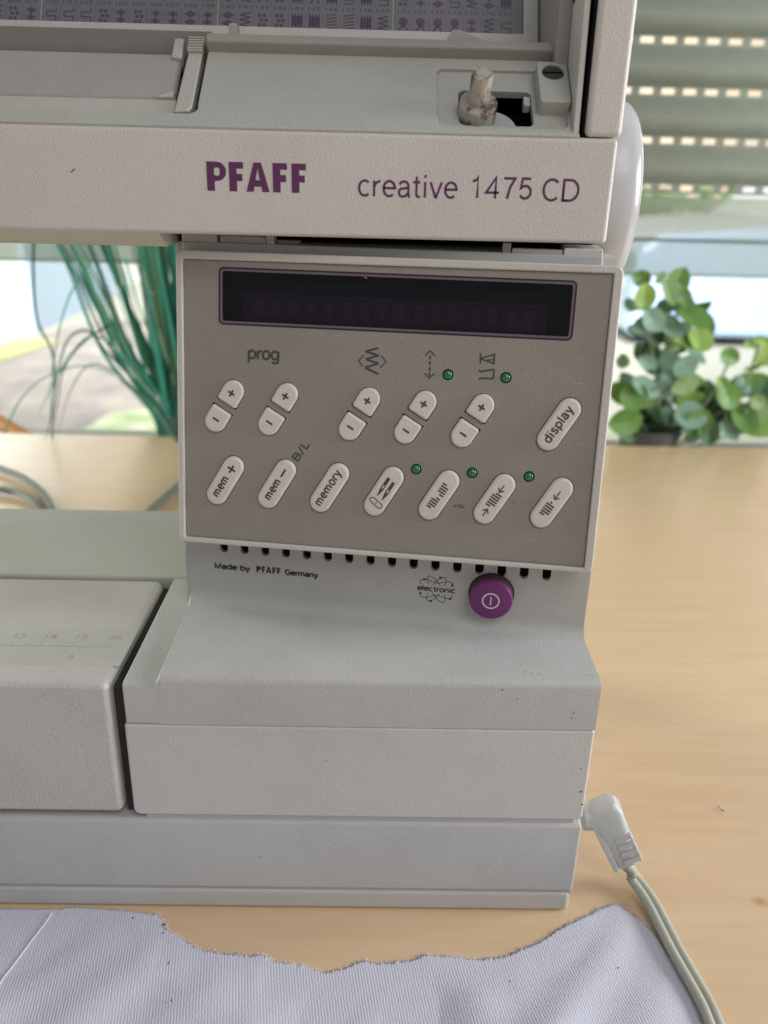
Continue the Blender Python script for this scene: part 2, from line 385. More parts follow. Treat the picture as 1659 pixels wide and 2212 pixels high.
# --- free arm bed behind the tray and accessory tray
G().box(XL, 67.3, 39, -59, 131, 87.9).build('bed', BED, SM, bevel=1.0)
tray = G().prism(rrect(XL, 39.4, -75.4, 87.4, 2.6), 0, 66.4)
MT = frame((0, 66.4, 0), (1, 0, 0), (0, 0, 1))
tray = tray.build('accessory_tray', plastic('tray_plastic', (.54, .525, .50), grain=.22, gscale=1500), SM, M=MT, bevel=2.2, seg=5, label='accessory tray with an embossed ruler on its top')
MTT = frame((0, 0, 87.42), (1, 0, 0), (0, 1, 0))      # top of the tray in x, y
G().prism([(XL, 9.5), (on_frame(MTT, 267, 1422)[0], 9.5), (on_frame(MTT, 267, 1422)[0], 31), (XL, 31)], -.3, .02).build('ruler_band', SMOOTHBED, SM, MTT)
g = G()
x15 = on_frame(MTT, 160, 1392)[0]
yl = 20.0
for k in range(0, 40):
    x = x15+9.9-k*4.95
    if x < XL+60: break
    g.box(x-.12, yl, .0, x+.12, yl+(3.0 if k % 2 == 0 else 2.0), .07)
g.box(XL, yl-.12, 0, x15+12.6, yl+.12, .07)
for k in range(6): x = x15+2.4-25.4*k; g.box(x-.12, yl-2.4, 0, x+.12, yl, .07)
xr_ = on_frame(MTT, 267, 1422)[0]; g.box(xr_-.1, 9.5, 0, xr_+.1, 31, .07)
g.build('ruler_scale', EMBOSS, SM, MTT)
for k, s in enumerate(('15', '14', '13', '12', '11')): text('ruler_number', s, x15-9.9*k-.6, 24.2, 3.6, 3.2, EMBOSS, SM, MTT, bold=.01)
text('ruler_number', 'cm', x15+9.2, 24.4, 4.6, 2.2, EMBOSS, SM, MTT, bold=.01)
text('ruler_number', '6', x15+.6, 12.8, 1.9, 3.2, EMBOSS, SM, MTT, bold=.01)

# --- panel housing
PY, PT = math.radians(7.92), math.radians(9.46)
n0 = Vector((-math.sin(PY), -math.cos(PY), 0)); pu = Vector((math.cos(PY), -math.sin(PY), 0)); pv = Vector((0, 0, 1))*math.cos(PT)-n0*math.sin(PT)
MP = frame((3.9, 32, 161.1), pu, pv)
hg = G().prism(rrect(-63.3, -43.5, 63.8, 44.1, 2.4, 5), -17, 1.0)
hous = hg.build('panel_housing', BODY, SM, M=MP, bevel=1.75, seg=5)
bpy.context.view_layer.update()
cut(hous, G().prism([(-61.3, -41.8), (61.3, -42.0), (61.2, 42.0), (-61.3, 41.6)], -5, 2))
plate = G().prism([(-61.2, -41.7), (61.2, -41.9), (61.1, 41.9), (-61.2, 41.5)], -3.2, 0).build('control_plate', PLATE, SM, M=MP, bevel=.12, seg=2)
bpy.context.view_layer.update()
KA = -30.4
LK, RK = 10.3, 3.3
longkeys = [(-48.6, -23.2), (-32.4, -23.2), (-16.1, -23.2), (.4, -23.2), (17.0, -23.2), (33.4, -23.2), (50.1, -23.2), (50.1, -.1)]
pairs = [-48.85, -32.4, -7.85, 8.7, 25.45]
leds = [(17.5, 12.35), (34.1, 12.35), (9.8, -15.85), (26.4, -15.85), (43.0, -15.85)]
g = G()
for x, y in longkeys: g.prism(rot2(capsule(LK, RK+.2), KA, x, y), -4, 1)
for x in pairs:
    for s in (1, -1):
        p = halfcap(4.3+.14, RK+.2) if s == 1 else [(-a, -b) for a, b in halfcap(4.3+.14, RK+.2)]
        g.prism(rot2([(a, b+s*.85) for a, b in p], KA, x, -.45), -4, 1)
for x, y in leds: g.lathe([(1.6, -4), (1.6, 1)], 28, x, y)
g.prism(rrect(-50.2, 24.0, 51.2, 39.3, 1.0), -4, 1)
cut(plate, g)
# display
dark = G().prism(rrect(-50.1, 24.1, 51.1, 39.2, 1.0), -4.6, -3.4).build('display_well', plain('display_black', (.012, .011, .014), .5, .2), SM, MP)
g = G()
ro, ri = rrect(-50.7, 23.5, 51.7, 39.8, 1.5), rrect(-50.25, 23.95, 51.25, 39.35, 1.1); ri2 = rrect(-49.6, 24.6, 50.6, 38.7, .7)
g.loft([[(x, y, z) for x, y in r] for r, z in ((ro, .01), (ro, .1), (ri, .12), (ri, -.45))], cap=False); g.build('display_rim', plain('display_rim_dark', (.035, .02, .035), .3), SM, MP)
g = G(); g.loft([[(x, y, z) for x, y in r] for r, z in ((ri, -.5), (ri, .06), (ri2, .06), (ri2, -.5))], cap=False); g.build('display_frame', plain('display_frame_mauve', (.16, .125, .16), .3), SM, MP)
G().prism(ri2, -.55, -.25).build('display_window', SMOKE, SM, MP)
mod = G().box(-44.8, 25.0, -3.4, 44.6, 36.3, -2.9).build('display_module', plain('display_module_brown', (.22, .165, .205), .35, .5), SM, MP)
dm = plain('display_segments', (.62, .52, .58), .4)
G().box(-44.8, 33.2, -2.9, 44.6, 36.3, -2.5).build('display_strip', plain('display_strip_dark', (.05, .04, .048), .5), SM, MP)
for i in range(16):          # sixteen dim character cells
    x = -41.6+5.28*i; g = G()
    for a, b in (((0, 0), (4.4, 0)), ((0, 6.6), (4.4, 6.6)), ((0, 0), (0, 6.6)), ((4.4, 0), (4.4, 6.6))): g.line(Vector(a)+Vector((x, 26)), Vector(b)+Vector((x, 26)), .08, -2.9, -2.86)
    for a, b in (((.9, .9), (3.3, .9)), ((.9, 3), (3.3, 3)), ((.9, 5.1), (3.3, 5.1)), ((.9, .9), (.9, 5.1)), ((3.3, .9), (3.3, 5.1)), ((2.1, .9), (2.1, 5.1)), ((.9, 3), (3.3, 5.1)), ((.9, 3), (3.3, .9)), ((.9, 5.1), (3.3, 3)), ((.9, .9), (3.3, 3))):
        g.line(Vector(a)+Vector((x, 26)), Vector(b)+Vector((x, 26)), .2, -2.9, -2.84)
    g.build('display_character', dm, SM, MP)
# keys
ck = G().prism(capsule(LK, RK, 16), -3, 1.15); kmesh = None
labels = ['long key printed mem +', 'long key printed mem -', 'long key printed memory', 'long key with two needles and a buttonhole', 'long key with two split stitch blocks', 'long key with two arrows toward a stitch block', 'long key with one arrow toward a stitch block', 'long key printed display']
keys = []
for i, (x, y) in enumerate(longkeys):
    if kmesh is None: o = ck.build('key', KEY, SM, bevel=.95, seg=6); kmesh = o
    else: o = kmesh.copy(); COL.objects.link(o)
    o.matrix_basis = MP @ Matrix.Translation(Vector((x, y, random.uniform(-.12, .12)))*MM) @ Matrix.Rotation(math.radians(KA), 4, 'Z')
    o['label'] = labels[i]; keys.append(o)
Z = 1.17
def klab(k, s, w, h): text('key_lettering', s, 0, 0, w, h, PRINT, keys[k], None, bold=.012, z=Z, rot=90, ref='C', spacing=1.12)
stext('key_lettering', 'mem', 0, -2.1, 7.0, 2.2, .52, PRINT, keys[0], None, z=Z, rot=90, ref='C', track=.2)
stext('key_lettering', 'mem', 0, -1.9, 7.0, 2.2, .52, PRINT, keys[1], None, z=Z, rot=90, ref='C', track=.2)
G().line((0, 3.1), (0, 5.8), .6, Z, Z+.04).line((-1.35, 4.45), (1.35, 4.45), .6, Z, Z+.04).build('key_symbol', PRINT, keys[0])
G().line((0, 2.9), (0, 5.6), .6, Z, Z+.04).build('key_symbol', PRINT, keys[1])
stext('key_lettering', 'memory', .2, 0, 12.6, 2.9, .5, PRINT, keys[2], None, z=Z, rot=90, ref='C', track=.2)
stext('key_lettering', 'display', 0, 0, 12.0, 3.9, .5, PRINT, keys[7], None, z=Z, rot=90, ref='C', track=.2)
g = G()
for sx, oy in ((-.85, .4), (1.05, .0)):     # needles
    g.prism([(sx-.5, 4.2+oy), (sx+.5, 4.2+oy), (sx+.55, 0+oy), (sx+.1, -2.4+oy), (sx-.1, -2.4+oy), (sx-.55, 0+oy)], Z, Z+.04)
g.build('key_symbol', PRINT, keys[3])
g = G(); 
for sx, oy in ((-.85, .4), (1.05, .0)): g.prism(rrect(sx-.17, .3+oy, sx+.17, 1.5+oy, .1, 2), Z+.04, Z+.07)
g.build('needle_eye', KEY, keys[3])
g = G(); a = [(x, y) for x, y in rot2(capsule(2.8, .78, 8), 82, 0, -4.0)]
for p, q in zip(a, a[1:]+a[:1]): g.line(p, q, .28, Z, Z+.04)
g.prism(arc(0, -4.0, .25, 0, 330, 8), Z, Z+.04); g.build('key_symbol', PRINT, keys[3])
def bars(g, y0, n, dy, x0f, x1f):
    for i in range(n): g.line((x0f(i), y0+i*dy), (x1f(i), y0+i*dy), .50, Z, Z+.04)
g = G(); bars(g, -4.3, 5, .86, lambda i: -1.4 if i < 4 else -.3, lambda i: 1.0 if 0 < i else .1)
bars(g, .5, 5, .86, lambda i: -1.1 if i > 0 else -.1, lambda i: 1.3 if i < 4 else .3); g.build('key_symbol', PRINT, keys[4])
def arrow(g, x, y0, y1, w=.95):
    s = 1 if y1 > y0 else -1
    g.line((x, y0), (x, y1-s*.1), .36, Z, Z+.04); g.line((x-w, y1-s*1.15), (x+.08, y1), .38, Z, Z+.045); g.line((x+w, y1-s*1.15), (x-.08, y1), .38, Z, Z+.05)
g = G(); arrow(g, 0, -6.0, -3.4); arrow(g, 0, 5.2, 2.6); bars(g, -2.3, 6, .84, lambda i: -1.4 if i < 5 else -.6, lambda i: 1.3 if 0 < i else .1); g.build('key_symbol', PRINT, keys[5])
g = G(); arrow(g, 0, 4.4, 1.4); bars(g, -4.0, 6, .84, lambda i: -1.4 if i < 5 else -.6, lambda i: 1.3 if 0 < i < 5 else .1); g.build('key_symbol', PRINT, keys[6])
hm = {}
for x in pairs:
    for s in (1, -1):
        if s not in hm:
            p = halfcap(4.3, RK)
            o = G().prism(p, -3, 1.15).build('half_key', KEY, SM, bevel=.75, seg=5); hm[s] = o if s == 1 else None
            hm[s] = o
        else: o = hm[s].copy(); COL.objects.link(o)
        R = Matrix.Rotation(math.radians(KA+(0 if s == 1 else 180)), 4, 'Z')
        off = Matrix.Rotation(math.radians(KA), 4, 'Z') @ Vector((0, s*1.08, 0))
        o.matrix_basis = MP @ Matrix.Translation((Vector((x, -.45, random.uniform(-.15, .1)))+off)*MM) @ R
        o['label'] = 'half round key marked '+('plus' if s == 1 else 'minus')
        g = G()
        c0 = 3.6
        g.line((-1.1, c0), (1.1, c0), .58, Z, Z+.04)
        if s == 1: g.line((0, c0-1.1), (0, c0+1.1), .58, Z, Z+.045)
        g.build('key_symbol', PRINT, o)
lm = None
for x, y in leds:
    if lm is None:
        pr = [(0, -3), (1.35, -3), (1.35, -.2)]+[(1.35*math.cos(math.radians(a)), -.2+1.0*math.sin(math.radians(a))) for a in range(10, 90, 10)]+[(0, .8)]
        lm = G().lathe(pr, 28).build('indicator_lamp', LED, SM); o = lm
    else: o = lm.copy(); COL.objects.link(o)
    o.matrix_basis = MP @ Matrix.Translation(Vector((x, y, 0))*MM)
# legends on the plate
stext('panel_lettering', 'prog', *on_frame(MP, 535, 785), 9.6, 4.2, .66, PRINT, SM, MP)
stext('panel_lettering', 'B/L', *on_frame(MP, 650, 974), 6.8, 2.9, .46, PRINT, SM, MP, rot=57, ref='C', track=.15)
def PP(pts): return [on_frame(MP, *p) for p in pts]
def strokes(g, pts, w): 
    for i, (a, b) in enumerate(zip(pts, pts[1:])):
        g.line(a, b, w, .02, .05+.004*(i % 2))
g = G(); zz = [(818, 750), (788, 757), (819, 769), (789, 775), (818, 785), (788, 790), (819, 800), (787, 803), (817, 811)]
zz = [(817, 752), (790, 759), (818, 768), (790, 776), (818, 785), (789, 794), (817, 808)]
strokes(g, PP(zz), .62); strokes(g, PP([(786, 767), (775, 779), (784, 792)]), .35); strokes(g, PP([(824, 768), (834, 781), (822, 794)]), .35); g.build('stitch_width_symbol', PRINT, SM, MP)
g = G(); strokes(g, PP([(919, 768), (929, 757), (940, 769)]), .4)
for a, b in ((768, 776), (780, 789), (793, 801), (804, 812)): strokes(g, PP([(929+(768-a)*.03, a), (929+(768-b)*.03, b)]), .5)
strokes(g, PP([(917, 806), (927, 817), (938, 807)]), .4); g.build('stitch_length_symbol', PRINT, SM, MP)
g = G(); strokes(g, PP([(1038, 763), (1038, 785)]), .5); strokes(g, PP([(1068, 764), (1067, 787)]), .5); strokes(g, PP([(1038, 774), (1068, 766)]), .45); strokes(g, PP([(1038, 775), (1067, 785)]), .45); strokes(g, PP([(1052, 778), (1067, 777)]), .35)
strokes(g, PP([(1036, 799), (1037, 803), (1067, 798), (1066, 818), (1036, 817), (1036, 821)]), .5); g.build('mirror_symbol', PRINT, SM, MP)

# small scratches, chips and stains on the plate
g = G(); rs = random.Random(3)
for x, y in ((1258, 775), (1205, 800), (1190, 810), (1140, 813), (1232, 815), (1240, 825), (1255, 828), (1045, 856), (1262, 860), (1215, 812), (1150, 825), (868, 727), (1112, 1163), (1150, 1166), (1258, 960), (790, 600)):
    u, v = on_frame(MP, x, y); a = rs.uniform(-1, .6); l = rs.uniform(.25, .8)
    g.line((u-l*math.cos(a), v-l*math.sin(a)), (u+l*math.cos(a), v+l*math.sin(a)), rs.uniform(.1, .2), .004, .012)
g.build('scratch_mark', plain('scratch_pale', (.48, .46, .43), .7), SM, MP, kind='stuff')
g = G()
sl = [(981, 1097), (982, 1091), (987, 1093), (991, 1090), (997, 1092), (1001, 1096), (997, 1097), (990, 1095)]
for p, q in zip(PP(sl), PP(sl)[1:]): g.line(p, q, .28, .004, .03)
for i in range(14):
    u, v = on_frame(MP, rs.gauss(1113, 20), 1088+rs.gauss(0, 4)); g.prism(arc(u, v, rs.uniform(.06, .14), 0, 300, 5), .004, .02)
for i in range(12):
    u, v = on_frame(MP, rs.gauss(990, 16), 1095+rs.gauss(0, 7)); g.prism(arc(u, v, rs.uniform(.05, .12), 0, 300, 5), .004, .02)
g.build('rust_stain', plain('rust_brown', (.16, .05, .015), .8), SM, MP, kind='stuff')

# --- arm
ARMY = 36
g = G()
pr = [(ARMY, 210.6), (ARMY, 236.3), (150, 236.3), (150, 205.5), (46.5, 205.5), (45.5, 206.2), (ARMY+1.2, 209.6)]
g.loft([[(x, y, z) for y, z in pr] for x in (XL, -60)])
g.build('arm_underside', plastic('arm_under_bounce', (.56, .55, .47), grain=.3), SM, bevel=.3)  # yellowish light bounced from the bed put into this plastic's colour
G().box(XL, ARMY-.25, 209.8, 63.9, 148, 236.5).build('arm_shell', BODY, SM, bevel=1.3, seg=5)
# gap between arm and column
G().box(-59.5, 62, 196, 62.5, 118, 209.8).build('neck_gap_shade', BLACK, SM)  # black block puts in the shade seen inside the gap
MN = frame((3.9, 39.3, 0), pu, (0, 0, 1))          # behind the top of the panel, turned like it
G().box(-62.3, 198, -26, 59.5, 206.6, -4.6).build('neck_strip', BODY2, SM, MN, bevel=.5)
G().box(-62.6, 205, -22, -51.8, 208.8, -5.2).build('neck_block', BODY, SM, MN, bevel=.4)
G().box(48.6, 204, -20, 59.3, 208.4, -5.0).build('neck_block', BODY, SM, MN, bevel=.4)
G().box(-51.2, 206, -10, -37.2, 208.6, -6).build('slide_bar', SMOOTHW, SM, MN, bevel=.3)
G().box(-37.0, 206, -10, -34.8, 209.4, -5.2).build('slide_catch', SMOOTHW, SM, MN, bevel=.5)
G().box(-34.6, 205.5, -12, -28, 207.6, -8).build('slide_bar', DARKER, SM, MN, bevel=.2)
G().box(31.5, 205.5, -9, 33.8, 209.2, -5.5).build('slide_catch', DARKER, SM, MN, bevel=.3)
G().box(34.2, 205.5, -9, 48.3, 207.8, -5.6).build('slide_bar', SMOOTHW, SM, MN, bevel=.3)
MA = frame((0, ARMY-.25, 0), (1, 0, 0), (0, 0, 1))
# brand lettering built from heavy letter shapes
x0, x1 = on_frame(MA, 447, 385)[0], on_frame(MA, 661, 385)[0]; zb = 221.1; zh = 7.3
def letter(ch, x, w, h, st):
    g = G()
    if ch == 'F':
        g.prism([(x, 0), (x+st, 0), (x+st, h*.36), (x+w*.92, h*.36), (x+w*.92, h*.60), (x+st, h*.60), (x+st, h*.78), (x+w, h*.78), (x+w, h), (x, h)], .02, .06)
    if ch == 'P':
        r = h*.32
        g.prism([(x, 0), (x+st, 0), (x+st, h*.34)]+arc(x+w-r, h*.67, r*1.02, -90, 90, 10)[0:]+[(x, h)], .02, .055)
    if ch == 'A':
        g.prism([(x, 0), (x+st*.95, 0), (x+w*.5, h*.80), (x+w-st*.95, 0), (x+w, 0), (x+w*.66, h), (x+w*.34, h)], .02, .06)
        g.prism([(x+w*.25, h*.18), (x+w*.75, h*.18), (x+w*.68, h*.40), (x+w*.32, h*.40)], .02, .055)
    g.v = [(a, b+zb, c) for a, b, c in g.v]; return g
tw = x1-x0; ws = [('P', 0, .195), ('F', .225, .145), ('A', .395, .235), ('F', .665, .145), ('F', .855, .145)]
for ch, a, w in ws:
    o = letter(ch, x0+a*tw, w*tw, zh, 2.05).build('brand_letter', PURPLE, SM, MA)
    if ch == 'P':
        bpy.context.view_layer.update()
        cut(o, G().prism(rrect(x0+a*tw+2.0, zb+zh*.52, x0+(a+w)*tw-1.7, zb+zh*.80, .5), -1, 1))
pz = zb; zb = 103.3
for ch, a, w in ws:
    g = letter(ch, -106.8+a*8.2, w*8.2, 2.35, .62); g.build('maker_letter', DPRINT, SM, MC)
zb = pz
def ax(x, y): return on_frame(MA, x, y)
a, b = ax(773, 425), ax(988, 425); stext('model_lettering', 'creative', a[0], a[1]-.1, b[0]-a[0], 6.3, .62, PURPLE, SM, MA, track=.14)
a, b = ax(1017, 425), ax(1148, 425); stext('model_lettering', '1475', a[0], a[1]-.6, b[0]-a[0], 6.0, .66, PURPLE, SM, MA, track=.18)
a, b = ax(1170, 430), ax(1250, 430); stext('model_lettering', 'CD', a[0], a[1]-.6, b[0]-a[0], 5.9, .66, PURPLE, SM, MA, track=.1)

# --- sloping deck on top of the arm
sd = math.radians(42)
MD = frame((0, ARMY, 236.7), (1, 0, 0), (0, math.cos(sd), math.sin(sd)))
G().box(XL, -.1, -2.5, 53.4, 1.2, .3).build('deck_lip', DECK, SM, MD, bevel=.35)
dp = [(XL, .9), (53, .9), (53, 30), (-47.6, 30), (-48.2, 8)]+arc(-50.6, 7.6, 2.6, 0, -90, 6)+[(XL, 4.4)]
deck = G().prism(dp, -3.5, .15).build('deck_plate', DECK, SM, M=MD, bevel=.4, seg=3)
bpy.context.view_layer.update()
cut(deck, G().prism(rrect(16, 2.8, 50.8, 25.4, 2.2), -1.1, 1))
cut(deck, G().prism(rrect(21.9, 4.9, 41.8, 18.4, 1.6), -5, 1))
G().box(12, 2, -14, 52, 27, -9).build('winder_well', BLACK, SM, MD)
G().box(-47.9, 29.6, -3, 50.3, 33, 3.6).build('deck_back_lip', DARKER, SM, MD, bevel=.8)  # upright face, its shade put into the darker plastic
G().box(XL, 61, 236, -47, 66, 262).build('hinge_gap_filler', plain('channel_shade_grey', (.22, .215, .20), .6), SM, bevel=.3)  # backing block for the slot, its shade put into the grey
# bobbin winder spindle
sp = G().lathe([(0, -9), (5.1, -9), (5.1, 2.0), (4.8, 2.35), (3.2, 2.6), (2.85, 2.7), (2.85, 10.0), (2.55, 10.6), (0, 10.7)], 40)
m, nt, b = new_mat('worn_spindle'); co = objco(nt); f = noise(nt, 260, 5, .7, objco(nt, (1, 1, .6)))
nt.links.new(mixc(nt, ramp(nt, f, [(.47, (0, 0, 0)), (.60, (1, 1, 1))]), (.42, .39, .34), (.09, .06, .045)), b.inputs['Base Color']); b.inputs['Roughness'].default_value = .5
sp.build('winder_spindle', m, SM, M=MD @ Matrix.Translation(Vector((26.7, 9.4, 0))*MM), label='bobbin winder spindle, dirt stained')
G().lathe([(0, -6), (7, -6), (7, -5), (0, -4.6)], 40).build('winder_cam', SMOOTHW, SM, MD @ Matrix.Translation(Vector((30.5, 5.5, 2))*MM))
G().box(39.8, 13.5, -4, 41.6, 17, -1.5).build('winder_stop', SMOOTHW, SM, MD, bevel=.2)
blk = G().prism(rrect(43.2, 9.2, 51.5, 25.2, .8), -2, 3.2).build('winder_block', DECK, SM, M=MD, bevel=.7)
bpy.context.view_layer.update()
cut(blk, G().lathe([(3.0, 1.6), (3.0, 5)], 28, 47.4, 21.0))
scr = G().lathe([(0, 1.5), (2.8, 1.5), (2.8, 2.5), (2.4, 2.9), (0, 3.0)], 28, 47.4, 21.0).build('block_screw', METAL, SM, M=MD)
bpy.context.view_layer.update(); cut(scr, G().box(43, 20.6, 2.2, 52, 21.4, 4))
# inner cheek and end cover
g = G(); g.prism([(36.5, 236), (40.5, 300), (47, 300), (51, 270), (103, 266.4), (103, 236)], 0, 1.6)
MX = Matrix(((0, 0, 1, .0517), (1, 0, 0, 0), (0, 1, 0, 0), (0, 0, 0, 1)))
g.build('end_cheek', BODY, SM, MX, bevel=.4)
G().prism([(52, 254), (54, 300), (70, 292), (103, 268), (103, 250)], -3.5, .1).build('cheek_gusset', DARKER, SM, MX, bevel=.4)
G().box(54.9, ARMY-.3, 236.7, 64.6, 148, 315).build('end_cover', BODY, SM, bevel=1.5, seg=5)
G().box(54.15, ARMY+1.5, 236.7, 55.2, 148, 315).build('cover_gap', BLACK, SM)
# spool tray at the left with its front wall
G().box(XL, 11.2, -4, -55.0, 30.0, -.6).build('spool_cover', plastic('spool_cover_plastic', (.40, .385, .365), grain=.25), SM, MD, bevel=1.6, seg=5)
G().box(XL, 4.6, -6, -54.4, 11.4, -.9).build('spool_shelf', WHITE, SM, MD, bevel=.5)
G().prism([(-60, 11.3), (-55.2, 11.3), (-55.2, 14)], -2.6, -.1).build('shelf_rib', WHITE, SM, MD, bevel=.2)
G().box(XL, 27.2, -5, -54.8, 29.2, -2.2).build('spool_ledge', DARKER, SM, MD, bevel=.4)
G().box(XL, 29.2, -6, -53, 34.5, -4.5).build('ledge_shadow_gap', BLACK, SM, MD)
G().prism(rrect(-57.4, 26.5, -54.6, 35.5, 1.0), -3, .6).build('latch_pad', BODY2, SM, MD, bevel=.5)
lat = G(); lat.prism([(-54.2, 5.4), (-50.4, 5.8), (-49.6, 7.6), (-49.1, 29), (-53.0, 29)], -3.5, .2)
lat.build('latch_lever', WHITE, SM, MD, bevel=.5)
g = G(); g.prism([(-53.2, 29), (-49.0, 29), (-48.8, 36), (-53.2, 36)], -2, 1.0)
for k in range(5): g.box(-53.2, 29.4+k*1.1, 1.0, -48.9, 29.9+k*1.1, 1.35)
g.build('latch_grip', WHITE, SM, MD, bevel=.15)
g = G(); rs = random.Random(41)
for i in range(230):
    u = rs.uniform(-45, 50) if i % 2 else rs.gauss(34, 12); v = rs.choice([1.6+abs(rs.gauss(0, .5)), 2.0+abs(rs.gauss(0, .9)), rs.uniform(2, 28)]) if i % 5 else rs.uniform(25.8, 28)
    if 15.5 < u < 51 and 2.5 < v < 25.8 or not -45 < u < 52: continue
    g.prism(arc(u, v, rs.uniform(.04, .12), 0, 288, 4), .1, .19)
g.build('grime_speck', plain('grime_brown', (.22, .19, .14), .8), SM, MD, kind='stuff')
# --- opened lid with the stitch chart
tl = math.radians(62)
zh0 = 263.3
ML = frame((0, 80, zh0), (1, 0, 0), (0, math.cos(tl), math.sin(tl)))
def LP(x, y, h=0): return on_frame(ML, x, y, h)
vb = LP(600, 63)[1]; ur = LP(1127, 75)[0]; uo = LP(1160, 60)[0]
vlo = LP(600, 88)[1]
lg = G().box(XL, vlo, -3.0, uo, 70, -.6).build('lid', BODY, SM, ML, bevel=.6)
G().box(XL, vlo, -.7, uo, vb-.3, 1.6).build('lid_front_rim', BODY, SM, ML, bevel=.5)
G().box(ur+.4, vlo+.2, -.8, uo+.1, 70, 1.7).build('lid_side_rim', BODY, SM, ML, bevel=.5)
CHART = plain('chart_paper', (.30, .295, .315), .45)
CHP = plain('chart_purple', (.16, .075, .19), .5)
CHL = plain('chart_line', (.6, .6, .62), .5)
G().box(XL, vb-.2, -.62, ur+.3, 69, -.4).build('stitch_chart', CHART, SM, ML)
pu_ = LP(1099, 50)[0]-LP(1062, 50)[0]
rows = 3
print('lid', vb, ur, uo, vlo, pu_)
rowh = LP(600, 22)[1]-vb      # number line above the symbol cell
g = G(); gl = G(); rs = random.Random(5)
xr = LP(1112, 45)[0]          # right end of the 177 cell
groups = [(7, 171), (10, 140), (10, 100), (10, 60)]
chn = []
def sym(g, cx, cy, w, h, k):
    z0, z1 = -.4, -.36
    if k == 0:
        for j in range(2): g.prism([(cx, cy+j*h*.5-h*.02), (cx+w*.4, cy-h*.25+j*h*.5), (cx, cy-h*.48+j*h*.5), (cx-w*.4, cy-h*.25+j*h*.5)], z0, z1)
    elif k == 1:
        for j in range(5): g.line((cx-w*.35, cy-h*.42+j*h*.2), (cx+w*.35, cy-h*.32+j*h*.2), h*.07, z0, z1)
    elif k == 2:
        for j in range(4): g.line((cx-w*.3+j*w*.2, cy-h*.45), (cx-w*.3+j*w*.2, cy+h*.45), w*.1, z0, z1)
        g.box(cx-w*.35, cy-h*.3, z0, cx+w*.35, cy+h*.3, z1)
    elif k == 3:
        pts = [(cx+w*.35*(-1)**j, cy-h*.45+j*h*.15) for j in range(7)]
        for p, q in zip(pts, pts[1:]): g.line(p, q, w*.1, z0, z1)
    elif k == 4:
        for j in range(3):
            for i in range(2): g.box(cx-w*.3+i*w*.3+(j % 2)*w*.12, cy-h*.4+j*h*.3, z0, cx-w*.08+i*w*.3+(j % 2)*w*.12, cy-h*.2+j*h*.3, z1)
    elif k == 5:
        g.line((cx, cy-h*.45), (cx, cy+h*.45), w*.12, z0, z1)
        for j in range(2):
            c = cy-h*.22+j*h*.45
            g.prism([(cx-w*.4, c-h*.1), (cx+w*.4, c-h*.1), (cx+w*.12, c), (cx+w*.4, c+h*.1), (cx-w*.4, c+h*.1), (cx-w*.12, c)], z0, z1)
    elif k == 6:
        g.prism(arc(cx, cy+h*.15, w*.3, 0, 330, 8), z0, z1); g.line((cx-w*.3, cy-h*.4), (cx+w*.1, cy), w*.14, z0, z1); g.line((cx+w*.3, cy-h*.4), (cx, cy), w*.1, z0, z1)
    else:
        pts = [(cx-w*.3, cy-h*.42), (cx+w*.3, cy-h*.42), (cx+w*.3, cy-h*.1), (cx-w*.3, cy-h*.1), (cx-w*.3, cy+h*.2), (cx+w*.3, cy+h*.2), (cx+w*.3, cy+h*.42)]
        for p, q in zip(pts, pts[1:]): g.line(p, q, w*.09, z0, z1)
kinds = {0: [6, 6, 6, 6, 5, 3, 7], 1: [0, 3, 4, 4, 2, 2, 1, 1, 2, 3], 2: [7, 7, 7, 4, 5, 4, 5, 5, 0, 5], 3: [3, 4, 3, 0, 1, 4, 3, 3, 4, 5]}
x = xr
for gi, (n, start) in enumerate(groups):
    for r in range(rows):
        y0 = vb+r*(rowh*1.32)
        for i in range(n):
            cx = x-(n-i-.5)*pu_
            sym(g, cx, y0+rowh*.5, pu_*.9, rowh*.86, kinds[gi][i] if r == 0 else rs.randrange(8))
            g.line((cx-pu_*.5, y0), (cx-pu_*.5, y0+rowh*.98), .09, -.4, -.37)
            if cx > -115: text('chart_number', str(start+i) if r == 0 else str(start+i-10), cx, y0+rowh*1.17, pu_*.72, rowh*.2, CHP, SM, ML, bold=.0, z=-.4, ext=.02, ref='C') if r == 0 else None
    x -= n*pu_+.9
    gl.line((x+.45, vb), (x+.45, 66), .35, -.4, -.35)
gl.build('chart_divider', CHL, SM, ML); g.build('chart_symbols', CHP, SM, ML, kind='stuff')
G().box(XL, vb-.2, 0, ur+.3, 68, .25).build('chart_cover', CLEAR, SM, ML)
# little things along the hinge
a = aty(505, 68, .073); G().box(a.x-1.3, 72, a.z-2, a.x+1.2, 77, a.z+2).build('lid_catch', WHITE, SM, bevel=.5)
a = aty(824, 92, .07); G().box(a.x-2, 69, a.z-2, a.x+2.4, 72, a.z+.4).build('lid_catch', WHITE, SM, bevel=.4)
MW = frame((0, 66, 0), (1, 0, 0), (0, 0, 1))
g = G().prism([on_frame(MW, *p) for p in ((968, 106), (966, 84), (975, 67), (990, 65), (1030, 80), (1068, 102), (1068, 106))], -1.2, 1.2); g.build('thread_lever', WHITE, SM, MW, bevel=.5)
G().box(48, 75, 255, 55, 110, 262.5).build('hinge_block', METAL, SM, bevel=.6)
G().box(XL, 62, 236, 51, 145, 257.0).build('arm_top', DARKER, SM, bevel=.5)
